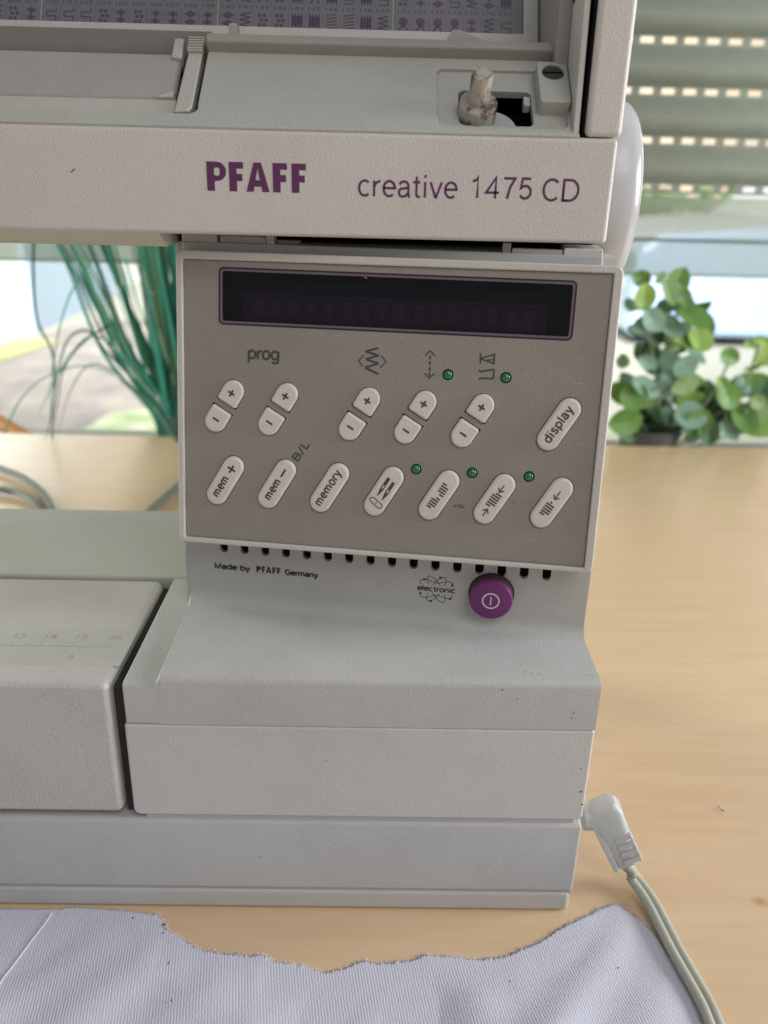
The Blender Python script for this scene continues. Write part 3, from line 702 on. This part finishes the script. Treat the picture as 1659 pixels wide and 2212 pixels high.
# --- handwheel
MH = Matrix(((0, 0, 1, 0), (1, 0, 0, .080), (0, 1, 0, .2205), (0, 0, 0, 1)))
G().lathe([(0, 64.5), (28.0, 64.5), (28.9, 66), (29.2, 70), (28.9, 73.6), (28.0, 75.8), (26.4, 77.2), (22, 78.2), (8, 79), (0, 79)], 96).build('handwheel', plastic('handwheel_plastic', (.47, .475, .49), grain=.03, rough=.22, spec=.5), SM, MH, label='smooth pale grey handwheel at the right end')

g = G(); rs = random.Random(17)
for x, y in ((158, 368), (155, 371), (161, 366)):
    u, v = on_frame(MA, x, y); g.prism(arc(u, v, .28, 0, 320, 6), .01, .05)
g.build('rust_stain', plain('rust_spot', (.30, .19, .13), .8), SM, MA, kind='stuff')
g = G(); MLG = frame((0, 0, 90.25), (1, 0, 0), (0, 1, .016))
for x, y, l, a in ((925, 1418, .9, -1.1), (574, 1420, .3, .5), (1135, 1452, 1.1, -.9), (1148, 1455, .9, -.7), (1270, 1460, 1.0, -.9), (1282, 1462, .8, -1.2), (1165, 1458, 1.2, .1)):
    u, v = on_frame(MLG, x, y); g.line((u-l*.5*math.cos(a), v-l*.5*math.sin(a)), (u+l*.5*math.cos(a), v+l*.5*math.sin(a)), .13, .3, .34)
g.build('scuff_mark', plain('scuff_grey', (.22, .21, .20), .8), SM, MLG, kind='stuff')
g = G(); MFF = frame((0, 0, 0), (1, 0, 0), (0, 0, 1))
for x, y, rr_ in ((1085, 1490, .28), (1118, 1510, .22), (1255, 1710, .4), (1262, 1725, .5), (1258, 1738, .35), (1040, 1468+40, .15), (705, 1643, .2), (563, 1850, .25), (1255, 1660, .2), (1240, 1540, .25), (1236, 1552, .2)):
    u, v = on_frame(MFF, x, y)
    if u < 68: g.prism(arc(u, v, rr_, 0, 300, 5), .0, .06)
g.build('dirt_speck', plain('dirt_brown', (.16, .13, .10), .8), SM, MFF, kind='stuff')

# ================================================================== pedal cord with plug
PC = thing('pedal_cord', (78, 13, 8), 'ivory two strand cord with angled ribbed plug in the right side of the machine', 'cord')
p1 = aty(1258, 1765, .014); p2 = aty(1311, 1763, .014); p3 = aty(1351, 1860, .010)
PLG = plastic('plug_plastic', (.50, .50, .49), grain=.03, rough=.35, dirt=.3)
g = G().tube([p1, p1.lerp(p2, .5), p2], 4.4, 20); g.build('plug_neck', PLG, PC, bevel=.4)
ax_ = (p3-p2).normalized(); pn = Vector((0, -1, 0)); pw = ax_.cross(pn).normalized()
MPL = Matrix.Identity(4)
for i, c in enumerate((pw, -ax_, (pw.cross(-ax_)))): MPL.col[i] = (*c, 0)
MPL.translation = p2*MM
L = (p3-p2).length
def ring(t, w, d, r=1.2):
    return [(x, -t, y) for x, y in rrect(-w, -d, w, d, min(r, w*.6, d*.6), 4)]
g = G().loft([ring(t, w, d, 2.2) for t, w, d in ((-6.2, 2.8, 2.6), (-5.4, 4.4, 4.2), (-2.5, 5.6, 5.4), (3, 5.3, 5.2), (9, 4.6, 4.6), (L-4, 4.2, 4.3), (L-.6, 4.1, 4.2), (L, 3.6, 3.7))])
g.build('plug_body', PLG, PC, MPL, bevel=.3)
for k in range(4): G().prism(rrect(-5.6+.12*k, -(L-2.6-k*2.9)-.85, .6, -(L-2.6-k*2.9)+.85, .5), -5.2, 3).build('plug_rib', PLG, PC, MPL, bevel=.35)
G().prism([(2.9, -L+.3), (4.6, -L+.3), (5.6, -3), (6.0, 2.5), (4.6, 3.5), (3.4, -2)], -4.9, 4.6).build('plug_flange', PLG, PC, MPL, bevel=.4)
CORD = plastic('cord_plastic', (.42, .42, .35), grain=.02, rough=.45, dirt=.2)
way = [p3-ax_*2]+[Vector(q) for q in [p3+ax_*1.5]]
for x, y, z in ((1367, 1894, 5.0), (1406, 1950, 2.6), (1461, 2056, 2.2), (1520, 2160, 2.2), (1547, 2222, 2.2), (1585, 2320, 2.2), (1620, 2450, 2.2)): way.append(atz(x, y, z*MM))
sl = smooth_line(way, 8)
for s in (-1, 1):
    pts = []
    for i, p in enumerate(sl):
        t = (sl[min(i+1, len(sl)-1)]-sl[max(i-1, 0)]).normalized(); side = t.cross(Vector((0, 0, 1))).normalized()
        pts.append(p+side*s*1.45+Vector((0, 0, .5 if s == 1 else 0)))
    G().tube(pts, 1.55, 12).build('cord_strand', CORD, PC)

# ================================================================== torn cloth and thread
outline = [(-260, -.6), (-119, -1.6), (-95, -.8), (-72, -2.5), (-66, -5.5), (-62, -10), (-56, -13.5), (-51, -16.5), (-43, -17.6), (-36.4, -18.6), (-32, -18), (-27.6, -20), (-20, -21.4), (-11.6, -23.7), (-6, -22.5), (-.4, -20), (4, -20.6), (9.6, -20.6), (16.9, -18.7), (20, -17.5), (25.6, -17.8), (34, -18.6), (43, -18.3), (48, -16), (54, -13.6), (62.4, -8.3), (70, -4), (78, 0), (82, 2.0), (85.5, 2.2), (89, -1), (93.2, -6.1), (95, -11), (96.6, -16.5), (98.5, -26), (99.6, -33), (101, -42), (102, -70), (98, -110)]
nx = 560; xs0, xs1 = -200, 103
def hz(x, y):
    return 1.9+.9*math.sin(x*.07+y*.05)+.8*math.sin(x*.031-y*.09+1)+.5*math.sin(x*.15+y*.02+2)+.3*math.sin(x*.23-y*.19)+max(0, 1.6*math.exp(-((x+y*.3-22)/9)**2))+max(0, 1.3*math.exp(-((x*.8-y*.6-70)/7)**2))
sl = smooth_line([(x, y, 0) for x, y in outline], 18)
rc = random.Random(11); ed = []
for i, p in enumerate(sl):
    t = (sl[min(i+1, len(sl)-1)]-sl[max(i-1, 0)]); t = t.normalized() if t.length else Vector((1, 0, 0)); nrm = Vector((-t.y, t.x, 0))
    j = rc.gauss(0, .22)+(rc.random() < .08)*rc.uniform(.3, .9)+.5*math.sin(i*.21)*rc.random()
    q = p+nrm*(j if p.y < -3 or p.x > 60 else min(j, .1)); q.y = min(q.y, 3.0) if q.x > 70 else min(q.y, -.5); ed.append(q)
base_ed = [Vector((p.x, min(p.y, -.5) if p.x < 70 else p.y, 0)) for p in sl]
kr = next(i for i, p in enumerate(base_ed) if p.x > 84)
# strips from the edge to the near side, rows with height variation
g = G(); rowsN = 60; ring_ = []
near = [((base_ed[i].x if i < kr else 84+16*(i-kr)/(len(ed)-1-kr)), -150) for i in range(len(ed))]
for r in range(rowsN+1):
    f = ((r+.6)/(rowsN+.6))**1.4; rr = []
    for i, e in enumerate(ed if r == 0 else base_ed):
        if r == 0: rr.append((e.x, e.y, .55)); continue
        x = e.x*(1-f)+near[i][0]*f*1.0; y = e.y*(1-f)+near[i][1]*f
        h = hz(x, y)*(min(1, .35+3*f) if y < -3 else .5)
        if abs(x+80) < 400 and y > -4 and x < 60: h = min(h, .5)
        rr.append((x, y, .6+(max(.9, h+.3)-.6)*min(1, f*9)))
    ring_.append(rr)
n = len(ed); v = [p for r in ring_ for p in r]; f = [(a*n+i, a*n+i+1, (a+1)*n+i+1, (a+1)*n+i) for a in range(rowsN) for i in range(n-1)]
m, nt, b = new_mat('twill_cloth'); co = objco(nt)
wv = nt.nodes.new('ShaderNodeTexWave'); wv.inputs['Scale'].default_value = 360; wv.inputs['Distortion'].default_value = 3.2; wv.inputs['Detail'].default_value = 3; wv.inputs['Detail Scale'].default_value = 2.5; wv.bands_direction = 'X'
mp = nt.nodes.new('ShaderNodeMapping'); mp.inputs['Rotation'].default_value = (0, 0, math.radians(-9)); nt.links.new(co, mp.inputs[0]); nt.links.new(mp.outputs[0], wv.inputs[0])
n1 = noise(nt, 1400, 3, .7, co); n2 = noise(nt, 30, 3, .6, co)
ad = nt.nodes.new('ShaderNodeMath'); ad.operation = 'MULTIPLY_ADD'; nt.links.new(n1, ad.inputs[0]); ad.inputs[1].default_value = .6; nt.links.new(wv.outputs['Fac'], ad.inputs[2])
c = mixc(nt, ramp(nt, ad.outputs[0], [(.3, (0, 0, 0)), (1, (1, 1, 1))]), (.54, .54, .62), (.62, .62, .69))
nt.links.new(mixc(nt, n2, c, (.56, .555, .64)), b.inputs['Base Color']); b.inputs['Roughness'].default_value = .95; b.inputs['Specular IOR Level'].default_value = .1
bp = nt.nodes.new('ShaderNodeBump'); bp.inputs['Strength'].default_value = .28; bp.inputs['Distance'].default_value = .0003; nt.links.new(ad.outputs[0], bp.inputs['Height']); nt.links.new(bp.outputs[0], b.inputs['Normal'])
CLOTH = m
cl = thing('torn_cloth', (0, -60, 0), 'pale lilac twill cloth with a torn frayed edge lying in front of the machine', 'cloth')
o = mesh_obj('cloth_sheet', v, f, CLOTH, cl)
sm = o.modifiers.new('thick', 'SOLIDIFY'); sm.thickness = .0004; sm.offset = -1
g = G()
for i in range(0, n, 1):
    if ed[i].x < -70: continue
    for _ in range(3):
        if rc.random() < .8:
            e = ring_[0][i]; t = (ed[min(i+1, n-1)]-ed[max(i-1, 0)]); nr = Vector((-t.y, t.x, 0)).normalized()
            L_ = rc.uniform(.4, 1.5); sd_ = Vector((rc.uniform(-.5, .5), rc.uniform(-.3, .3), 0))
            a = Vector(e)+Vector((rc.uniform(-.5, .5), -.3, -.3)); bb = a+nr*L_+sd_; 
            g.tube([a, a.lerp(bb, .5)+Vector((0, 0, .15)), bb-Vector((0, 0, .1))], .055, 3)
g.build('frayed_fibre', plain('fibre', (.62, .62, .70), .9), cl, kind='stuff')
th = smooth_line([atz(x, y, .0025) for x, y in ((112, 1966), (95, 1990), (70, 2022), (45, 2055), (25, 2082), (8, 2105), (-15, 2150))], 8)
o = G().tube([Vector((p.x, p.y, max(.9, hz(p.x, p.y)+.3)+.3 if p.y < -8 else 1.3)) for p in th], .22, 6).build('loose_thread', plain('thread_white', (.8, .8, .84), .8)); tag(o, 'thin white thread lying across the left of the cloth', 'thread')
g = G()
for q, l, a in (((287, 1985), .35, .4), ((353, 2020), .35, .8), ((365, 2086), .55, 1.3), ((371, 2167), .3, 1.2), ((1100, 2125), .2, 1), ((1336, 2089), .2, 1)):
    p = atz(q[0]/1.0, q[1], .002); h = max(.9, hz(p.x, p.y)+.3)+.1
    if l: g.tube([(p.x-l*math.cos(a), p.y-l*math.sin(a), h), (p.x+l*math.cos(a), p.y+l*math.sin(a), h+.1)], .17, 5)
g.build('lint_speck', DPRINT, cl, kind='stuff')

# ================================================================== table
m, nt, b = new_mat('beech_laminate'); co = objco(nt, (6, 60, 1))
a = noise(nt, 2.2, 6, .62, co); c2 = noise(nt, 9, 5, .7, objco(nt, (5, 90, 1))); c3 = noise(nt, 3, 2, .5, objco(nt))
cc = ramp(nt, a, [(.28, (.60, .405, .235)), (.5, (.655, .455, .27)), (.72, (.70, .505, .315))])
cc = mixc(nt, ramp(nt, c2, [(.62, (0, 0, 0)), (.70, (.4, .4, .4))]), cc, (.46, .28, .14))
cc = mixc(nt, ramp(nt, c3, [(.35, (0, 0, 0)), (.7, (.5, .5, .5))]), cc, (.70, .50, .30))
vk = nt.nodes.new('ShaderNodeVectorMath'); vk.operation = 'DISTANCE'; mpk = objco(nt, (1, 1.5, 1)); kp = atz(1642, 1948, 0)*MM
nt.links.new(mpk, vk.inputs[0]); vk.inputs[1].default_value = (kp.x, kp.y*1.5, 0)
cc = mixc(nt, ramp(nt, vk.outputs['Value'], [(.0012, (.75, .75, .75)), (.0035, (0, 0, 0))]), cc, (.42, .14, .045))
nt.links.new(cc, b.inputs['Base Color']); b.inputs['Roughness'].default_value = .42; b.inputs['Specular IOR Level'].default_value = .85; b.inputs['Coat Weight'].default_value = 1; b.inputs['Coat Roughness'].default_value = .24
bp = nt.nodes.new('ShaderNodeBump'); bp.inputs['Strength'].default_value = .04; bp.inputs['Distance'].default_value = .001; nt.links.new(a, bp.inputs['Height']); nt.links.new(bp.outputs[0], b.inputs['Normal'])
tb = thing('table', (0, 0, -30), 'light beech wood table under the sewing machine and cloth', 'table')
ya, yb = 494+(-1100+327)*.058, 494+(1300+327)*.058
G().prism([(-1100, -700), (1300, -700), (1300, 520), (-1100, 520)], -26, 0).build('table_top', m, tb, bevel=3)
o = G().tube([atz(1550, 1741, .0006), atz(1556, 1748, .0012), atz(1564, 1752, .0006)], .16, 5).build('lint_fibre', DPRINT); tag(o, 'tiny dark fibre lying alone on the bare table right of the machine', 'fibre')

g = G(); rs = random.Random(31)
for i in range(60):
    x, y = rs.uniform(72, 230), rs.uniform(-30, 260); a = rs.uniform(0, 3.14); l = rs.choice([.08, .1, .15, .3])
    g.prism([(x-l*math.cos(a)-.06, y-l*math.sin(a)), (x+.05, y-.06), (x+l*math.cos(a), y+l*math.sin(a)), (x-.05, y+.07)], .01, .05)
g.build('dust_speck', plain('dust_brown', (.30, .18, .09), .8), tb, kind='stuff')

# ================================================================== cables behind the machine
CAB = plain('cable_grey_green', (.13, .14, .11), .5)
def cable(label, px, r, z=.004):
    pts = smooth_line([atz(x, y, z)+Vector((0, 0, h)) for x, y, h in px], 8)
    o = G().tube(pts, r, 12).build('cable', CAB); tag(o, label, 'cable', 'cables behind the machine')
cable('outer grey cable arching over the table at the left', ((-60, 985, 0), (0, 1012, 0), (45, 1030, 0), (85, 1060, 0), (112, 1100, 0), (122, 1150, 0)), 2.7)
cable('inner grey cable curving below the outer one at the left', ((-60, 1050, 0), (0, 1056, 0), (40, 1064, 0), (70, 1082, 0), (85, 1105, 0), (92, 1150, 0)), 2.7)
cable('grey cable running diagonally behind the left side of the key panel', ((290, 1150, 0), (325, 1105, 0), (350, 1082, 0), (385, 1052, 0), (430, 1022, 0), (480, 1000, 0)), 3.2)

# ================================================================== window sill, shutter, panes
SILL = plain('window_sill_grey', (.50, .50, .46), .5)
tag(G().box(-1100, 521, -60, 1300, 640, -32).build('window_sill', SILL, bevel=2), 'pale grey window sill just beyond the far table edge', 'window sill')
tag(G().box(-1100, 600, -32, 1300, 606, 640).build('window_pane', PANE), 'clear window pane behind the plants', 'window pane')
SLAT = plain('slat_pale_green', (.60, .63, .57), .42, .5)
RS = thing('roller_shutter', (0, 645, 208), 'pale green roller shutter with rows of light slots behind the window', 'shutter')
zc = [342.4, 303.6, 261.3, 219.5]
pitch = 41.2; zs = [343.0-pitch*k for k in range(-5, 4)]
def slat_mesh():
    g = G(); H = pitch; th_ = 1.2
    # z = 0 is the middle of the slot row; curved body above it from 5 to H-5
    prof = []
    for i in range(13):
        t = i/12; zz_ = 4.2+t*(H-8.0); yy = -15*math.sin(math.pi*t**.7)**.9
        prof.append((yy, zz_))
    rg = [(y, z) for y, z in prof]+[(y+th_, z) for y, z in reversed(prof)]
    g.loft([[(x, y, z) for y, z in rg] for x in (-620, 1000)])
    g.box(-620, -.8, -5.4, 1000, .8, -2.5)
    g.box(-620, -.8, 2.5, 1000, .8, 4.4)
    x = -620
    while x < 1000:
        g.box(x, -.8, -2.5, x+8.0, .8, 2.5); x += 20.1
    return g
sm0 = None
for k, z in enumerate(zs):
    if sm0 is None: o = slat_mesh().build('slat', SLAT, RS); sm0 = o
    else: o = sm0.copy(); COL.objects.link(o)
    o.matrix_basis = Matrix.Translation(Vector((281.2+12.0-600+(5.2*k) % 20.1-20.1*14+284, 645, z))*MM)
tp = thing('tinted_pane', (0, 630, 138), 'green tinted glass strip hanging below the shutter slats', 'glass strip')
G().box(-700, 628, 141, 1100, 630, 212).build('tinted_glass', TINT, tp)
G().box(-700, 626, 139.4, 1100, 632, 141.2).build('bottom_bead', plain('bead_pale', (.6, .7, .6), .4), tp, bevel=.3)
G().box(-700, 626, 171.5, 1100, 628, 174.5).build('thin_dark_bar', plain('bar_dark_green', (.30, .38, .34), .5), tp, bevel=.3)  # thin dark line across the strip, built as a bar

# ================================================================== plants
def px3(x, y, Y): return aty(x, y, Y)
GP = thing('artificial_grass', (-180, 560, -32), 'tall artificial grass plant with thin dark green blades left of the key panel', 'plant')
gm = [plain('grass_dark', (.008, .075, .055), .4), plain('grass_teal', (.05, .30, .22), .35), plain('grass_olive', (.14, .20, .06), .5), plain('grass_light', (.22, .38, .26), .4)]
rg = random.Random(21)
def blade(pts, w, mat):
    pts = smooth_line(pts, 5); n = len(pts); v = []; f = []
    for i, p in enumerate(pts):
        t = (pts[min(i+1, n-1)]-pts[max(i-1, 0)]).normalized(); s = t.cross(Vector((0, -1, .15))).normalized()
        ww = w*(1-(i/(n-1))**3*.85)
        v += [p-s*ww, p+Vector((0, -.22*ww, 0)), p+s*ww, p+Vector((0, .1*ww, 0))]
    for i in range(n-1):
        for k in range(4): a = i*4+k; b_ = i*4+(k+1) % 4; f.append((a, b_, b_+4, a+4))
    f += [(0, 1, 2, 3), tuple(4*(n-1)+k for k in (3, 2, 1, 0))]
    mesh_obj('blade', v, f, mat, GP)
for i in range(140):
    xt = rg.choice([rg.uniform(130, 330), rg.uniform(300, 430), rg.uniform(300, 420)]); Y = rg.uniform(.545, .59)
    xb = 392+rg.uniform(-32, 30)+(xt-350)*.12
    mid = (xb*.45+xt*.55+rg.uniform(-8, 22), 760)
    blade([px3(xb, 975, Y), px3(xb*.85+mid[0]*.15+4, 900, Y), px3(*mid, Y), px3(xt, 540, Y-.01), px3(xt-(400-xt)*.5, 330, Y-.02)], rg.choice([.5, .8, 1.1, 1.6, 2.3])*rg.uniform(.8, 1.1), rg.choice([gm[0], gm[1], gm[1], gm[2], gm[3]]))
for pts, w, k in ((((395, 970), (340, 890), (270, 780), (220, 730), (180, 735), (130, 800), (100, 860), (80, 900)), 1.0, 1), (((395, 970), (350, 890), (290, 820), (230, 760), (190, 715), (150, 730), (128, 790), (110, 900), (95, 960)), 1.1, 0),
                  (((75, 480), (72, 580), (80, 690), (112, 758), (118, 830), (112, 930), (118, 1010)), 1.1, 0), (((200, 560), (150, 640), (122, 740), (110, 850), (115, 960)), .7, 1), (((240, 700), (185, 735), (140, 790), (125, 860), (112, 960)), .9, 0),
                  (((12, 930), (40, 870), (90, 820), (180, 790), (270, 830), (380, 960)), .7, 1), (((395, 970), (310, 860), (240, 800), (190, 790), (150, 850), (122, 950)), .8, 2), (((270, 560), (300, 660), (340, 780), (385, 960)), .8, 1)):
    blade([px3(x, y, .50) for x, y in pts], w, gm[k])
pot = G().lathe([(0, -31.5), (26, -31.5), (33, 0), (34, 10), (31, 10), (29, -4), (0, -4)], 40).build('plant_pot', plain('pot_dark', (.08, .09, .08), .5), GP, Matrix.Translation(Vector((-170, 567, 0))*MM))

EP = thing('eucalyptus_plant', (225, 560, -32), 'artificial eucalyptus with round green leaves in a small dark pot, right of the machine', 'plant')
lm_ = [plain('leaf_green', (.13, .26, .06), .4), plain('leaf_dark', (.06, .13, .05), .45), plain('leaf_pale', (.22, .34, .14), .55), plain('leaf_bluegreen', (.20, .33, .24), .55), plain('leaf_yellow', (.26, .40, .09), .5)]
re_ = random.Random(9)
lmesh = []
for mi, mt in enumerate(lm_):
    g = G(); N = 16
    rings = []
    for r, z in ((0.01, 0), (.5, .06), (.85, .10), (1.0, .2)):
        rings.append([(r*math.cos(2*math.pi*i/N)*(1+.0*math.cos(2*math.pi*i/N)), r*math.sin(2*math.pi*i/N)*1.08+(0.14 if i == 4 else 0)*r, .10*r*r+.22*abs(r*math.cos(2*math.pi*i/N))+.05*math.sin(6*math.pi*i/N+mi)*r) for i in range(N)])
    g.loft(rings, cap=False); g.v = [(a*10, b_*10, c*10) for a, b_, c in g.v]
    lmesh.append(g.build('leaf', mt, EP)); 
first = [True]*len(lm_)
leafpos = [(1383, 605, 15, 2), (1392, 640, 22, 4), (1385, 600, 18, 0), (1385, 650, 20, 4), (1462, 610, 26, 0), (1445, 630, 24, 2), (1470, 640, 22, 0), (1505, 660, 26, 0), (1500, 690, 30, 0), (1520, 700, 24, 0), (1480, 665, 26, 3), (1440, 665, 22, 1), (1410, 690, 24, 3), (1390, 700, 22, 3), (1430, 715, 24, 1), (1470, 720, 26, 3), (1510, 735, 28, 4), (1480, 745, 28, 4), (1450, 750, 26, 2), (1405, 735, 22, 3), (1375, 715, 18, 2), (1405, 775, 30, 1), (1420, 795, 24, 1), (1380, 760, 18, 2), (1450, 790, 24, 3), (1480, 790, 22, 3), (1500, 770, 22, 3),
    (1350, 845, 32, 0), (1370, 860, 28, 0), (1350, 910, 30, 0), (1395, 830, 24, 3), (1410, 860, 28, 3), (1440, 840, 26, 3), (1460, 860, 30, 3), (1430, 890, 26, 1), (1480, 830, 22, 2), (1440, 815, 20, 2), (1500, 825, 22, 0), (1515, 850, 26, 1), (1490, 865, 24, 4), (1520, 880, 30, 1), (1490, 900, 30, 3), (1540, 900, 28, 1), (1460, 910, 30, 1), (1420, 925, 26, 3), (1390, 915, 22, 1), (1550, 860, 20, 2), (1560, 880, 22, 3), (1575, 770, 18, 0), (1600, 835, 24, 3), (1622, 840, 42, 0), (1640, 855, 30, 1), (1610, 905, 30, 0), (1600, 920, 24, 1), (1640, 925, 30, 4), (1655, 900, 24, 2), (1575, 930, 20, 3), (1655, 770, 20, 4), (1625, 790, 16, 4), (1640, 735, 14, 4), (1620, 745, 10, 4), (1655, 740, 16, 4), (1530, 930, 24, 1), (1360, 660, 14, 3), (1500, 935, 20, 3), (1450, 935, 24, 1),
    (1425, 600, 12, 2), (1345, 780, 14, 2), (1560, 830, 16, 4), (1585, 850, 16, 3)]
for _ in range(30):
    lx = re_.uniform(1335, 1665); ly = re_.uniform(820, 955) if re_.random() < .7 else re_.uniform(690, 820)
    if ly < 820 and not (1380 < lx < 1520): continue
    leafpos.append((lx, ly, re_.uniform(16, 30), re_.choice([0, 0, 1, 3, 3, 2])))
leafpos = [(x, y, r*1.18, k) for x, y, r, k in leafpos]
for x, y, r, k in leafpos:
    Y = re_.uniform(.54, .585); p = px3(x, y, Y)
    if first[k]: o = lmesh[k]; first[k] = False
    else: o = lmesh[k].copy(); COL.objects.link(o)
    s = r/2.55/10
    R = Matrix.Rotation(re_.uniform(0, 6.28), 4, 'Z'); tilt = Matrix.Rotation(re_.uniform(-.8, .8), 4, 'Y') @ Matrix.Rotation(math.radians(90)+re_.uniform(-1.15, .9), 4, 'X')
    o.matrix_basis = Matrix.Translation(p*MM) @ tilt @ R @ Matrix.Diagonal((s*re_.uniform(.72, 1.02), s*re_.uniform(.95, 1.15), s, 1))
STEM = plain('stem_green', (.30, .34, .20), .6)
for pts in (((1425, 985), (1425, 900), (1415, 800), (1400, 700), (1388, 620)), ((1428, 985), (1440, 880), (1450, 780), (1460, 690), (1465, 610)), ((1432, 985), (1465, 880), (1480, 800), (1510, 720), (1515, 670)), ((1436, 985), (1480, 930), (1545, 840), (1580, 770)), ((1438, 985), (1500, 930), (1600, 850), (1640, 740)), ((1438, 985), (1520, 960), (1600, 930), (1650, 900)), ((1420, 985), (1390, 920), (1350, 850)), ((1420, 985), (1385, 950), (1345, 910))):
    G().tube(smooth_line([px3(x, y, .565) for x, y in pts], 5), 1.3, 6).build('stem', STEM, EP)
c = px3(1420, 960, .565)
G().lathe([(0, -31.5), (24, -31.5), (28, -6), (29, 4), (26, 4), (25, -4), (0, -4)], 40).build('plant_pot', plain('pot_grey', (.10, .10, .085), .6), EP, Matrix.Translation(Vector((c.x-8, 572, 0))*MM))
a = px3(-20, 900, .56); b_ = px3(64, 950, .53)
o = G().tube([a, b_], 6.5, 8).build('wooden_rod', plain('rod_orange_brown', (.45, .20, .06), .6)); tag(o, 'orange brown wooden rod end at the left frame edge beyond the table', 'rod')

# ================================================================== outdoors (metres -> mm)
def ground_mat(name, c1, c2, sc):
    m, nt, b = new_mat(name); f = noise(nt, sc, 5, .6, objco(nt))
    nt.links.new(mixc(nt, ramp(nt, f, [(.35, (0, 0, 0)), (.65, (1, 1, 1))]), c1, c2), b.inputs['Base Color']); b.inputs['Roughness'].default_value = .95; return m
def sheet(name, pts, z, mat, label=None):
    o = mesh_obj(name, [(x*1000, y*1000, z) for x, y in pts], [tuple(range(len(pts)))], mat); o['kind'] = 'structure'; return o
GZ = -700
sheet('ground', [(-30, .8), (30, .8), (30, 40), (-30, 40)], GZ, ground_mat('ground_pale', (.34, .36, .31), (.46, .45, .40), 2))
sheet('lawn', [(-1.25, 3.6), (-.2, 3.2), (.9, 4.2), (.4, 7.5), (-1.0, 8.2), (-1.35, 5.5)], GZ+4, ground_mat('lawn_green', (.10, .24, .05), (.22, .42, .14), 3))
sheet('path', [(-1.6, 2.2), (-.8, 2.0), (-.95, 3.0), (-1.0, 4.3), (-1.25, 5.4), (-1.9, 5.0), (-2.0, 3.4)], GZ+8, ground_mat('path_grey', (.24, .22, .23), (.42, .38, .36), 3))
sheet('verge', [(-1.15, 2.2), (-.45, 2.2), (-.6, 3.3), (-1.05, 3.0)], GZ+12, ground_mat('verge_light', (.30, .40, .20), (.6, .62, .5), 9))
sheet('verge', [(-3.0, 3.0), (-2.0, 3.1), (-1.75, 4.5), (-2.2, 4.4), (-3.0, 3.9)], GZ+12, ground_mat('verge_yellow', (.35, .40, .12), (.52, .52, .30), 5))
wm = plain('white_render', (.80, .83, .88), .8); 
gw = thing('garage', (-3200, 5600, GZ), 'white rendered garage with pale blue door seen out of focus at the left', 'building')
G().box(-6000, 4350, GZ, -2030, 9000, 1700).build('wall', wm, gw)
G().box(-2028, 4700, GZ, -1990, 6300, 900).build('door', plain('door_paleblue', (.42, .52, .68), .6), gw)
hw = thing('backdrop', (0, 12000, GZ), 'pale peach house wall added far outside to brighten the shutter slots', 'building')  # wall added so the shutter slots show bright peach
G().box(-9000, 11500, GZ, 12000, 13000, 4500).build('wall', plain('peach_backdrop', (.95, .74, .60), .9), hw)
# hedge of many leaf clumps
hg_ = G(); rh = random.Random(4)
for i in range(2600):
    x, y, z = rh.uniform(-1500, 6000), rh.uniform(8300, 9200), GZ+rh.uniform(0, 820)+120*math.sin(i)
    s = rh.uniform(50, 130); d = Vector((rh.gauss(0, 1), rh.gauss(0, 1), rh.gauss(0, 1))).normalized(); e = d.orthogonal().normalized(); f_ = d.cross(e); p = Vector((x, y, z))
    hg_.add([p-e*s, p+f_*s*.6, p+e*s, p-f_*s*.6], [(0, 1, 2, 3)])
tag(hg_.build('hedge', ground_mat('hedge_green', (.06, .13, .04), (.16, .28, .09), 6)), 'leafy green hedge outside across the back, out of focus', 'hedge')
# car outside at the right
CR = thing('parked_car', (3000, 6200, GZ), 'blurred blue car with white roof parked outside at the right', 'car')
blue = plain('car_paint_blue', (.40, .52, .82), .25, .6, 0, .6); whitep = plain('car_paint_white', (.8, .84, .88), .3); gls = plain('car_glass', (.45, .52, .62), .2, .7)
cx, cy = 1500, 4700
g = G(); prf = [(0, 250), (0, 620), (150, 760), (1000, 850), (1500, 1180), (2700, 1200), (3400, 880), (4100, 820), (4200, 600), (4200, 250)]
low = [(0, 60), (0, 560), (120, 640), (900, 700), (3600, 700), (4150, 640), (4200, 560), (4200, 60)]
G().loft([[(cx+x, y, GZ+z) for x, z in low] for y in (cy, cy+1750)]).build('body', blue, CR, bevel=50)
cab = [(950, 701), (1450, 1060), (2750, 1070), (3500, 701)]
G().loft([[(cx+x, cy+120+s*80, GZ+z) for x, z in cab] for s in (0, 18.5)]).build('cabin_window', gls, CR, bevel=30)
G().box(cx+1380, cy+160, GZ+1062, cx+2820, cy+1560, GZ+1125).build('roof', whitep, CR, bevel=25)
for wx in (1500, 3400):
    w = G().lathe([(0, 0), (330, 0), (330, 190), (0, 190)], 32).build('wheel', plain('tyre', (.10, .10, .11), .9), CR, Matrix(((1, 0, 0, (cx+wx)*MM), (0, 0, 1, (cy-12)*MM), (0, -1, 0, (GZ+330)*MM), (0, 0, 0, 1))))
    G().lathe([(0, -12), (190, -12), (190, 0), (0, 0)], 24).build('rim', plain('alloy', (.6, .6, .6), .3, .5, .8), w)
G().box(cx-10, cy+200, GZ+300, cx+60, cy+1500, GZ+430).build('bumper', plain('bumper_grey', (.4, .42, .46), .6), CR, bevel=20)
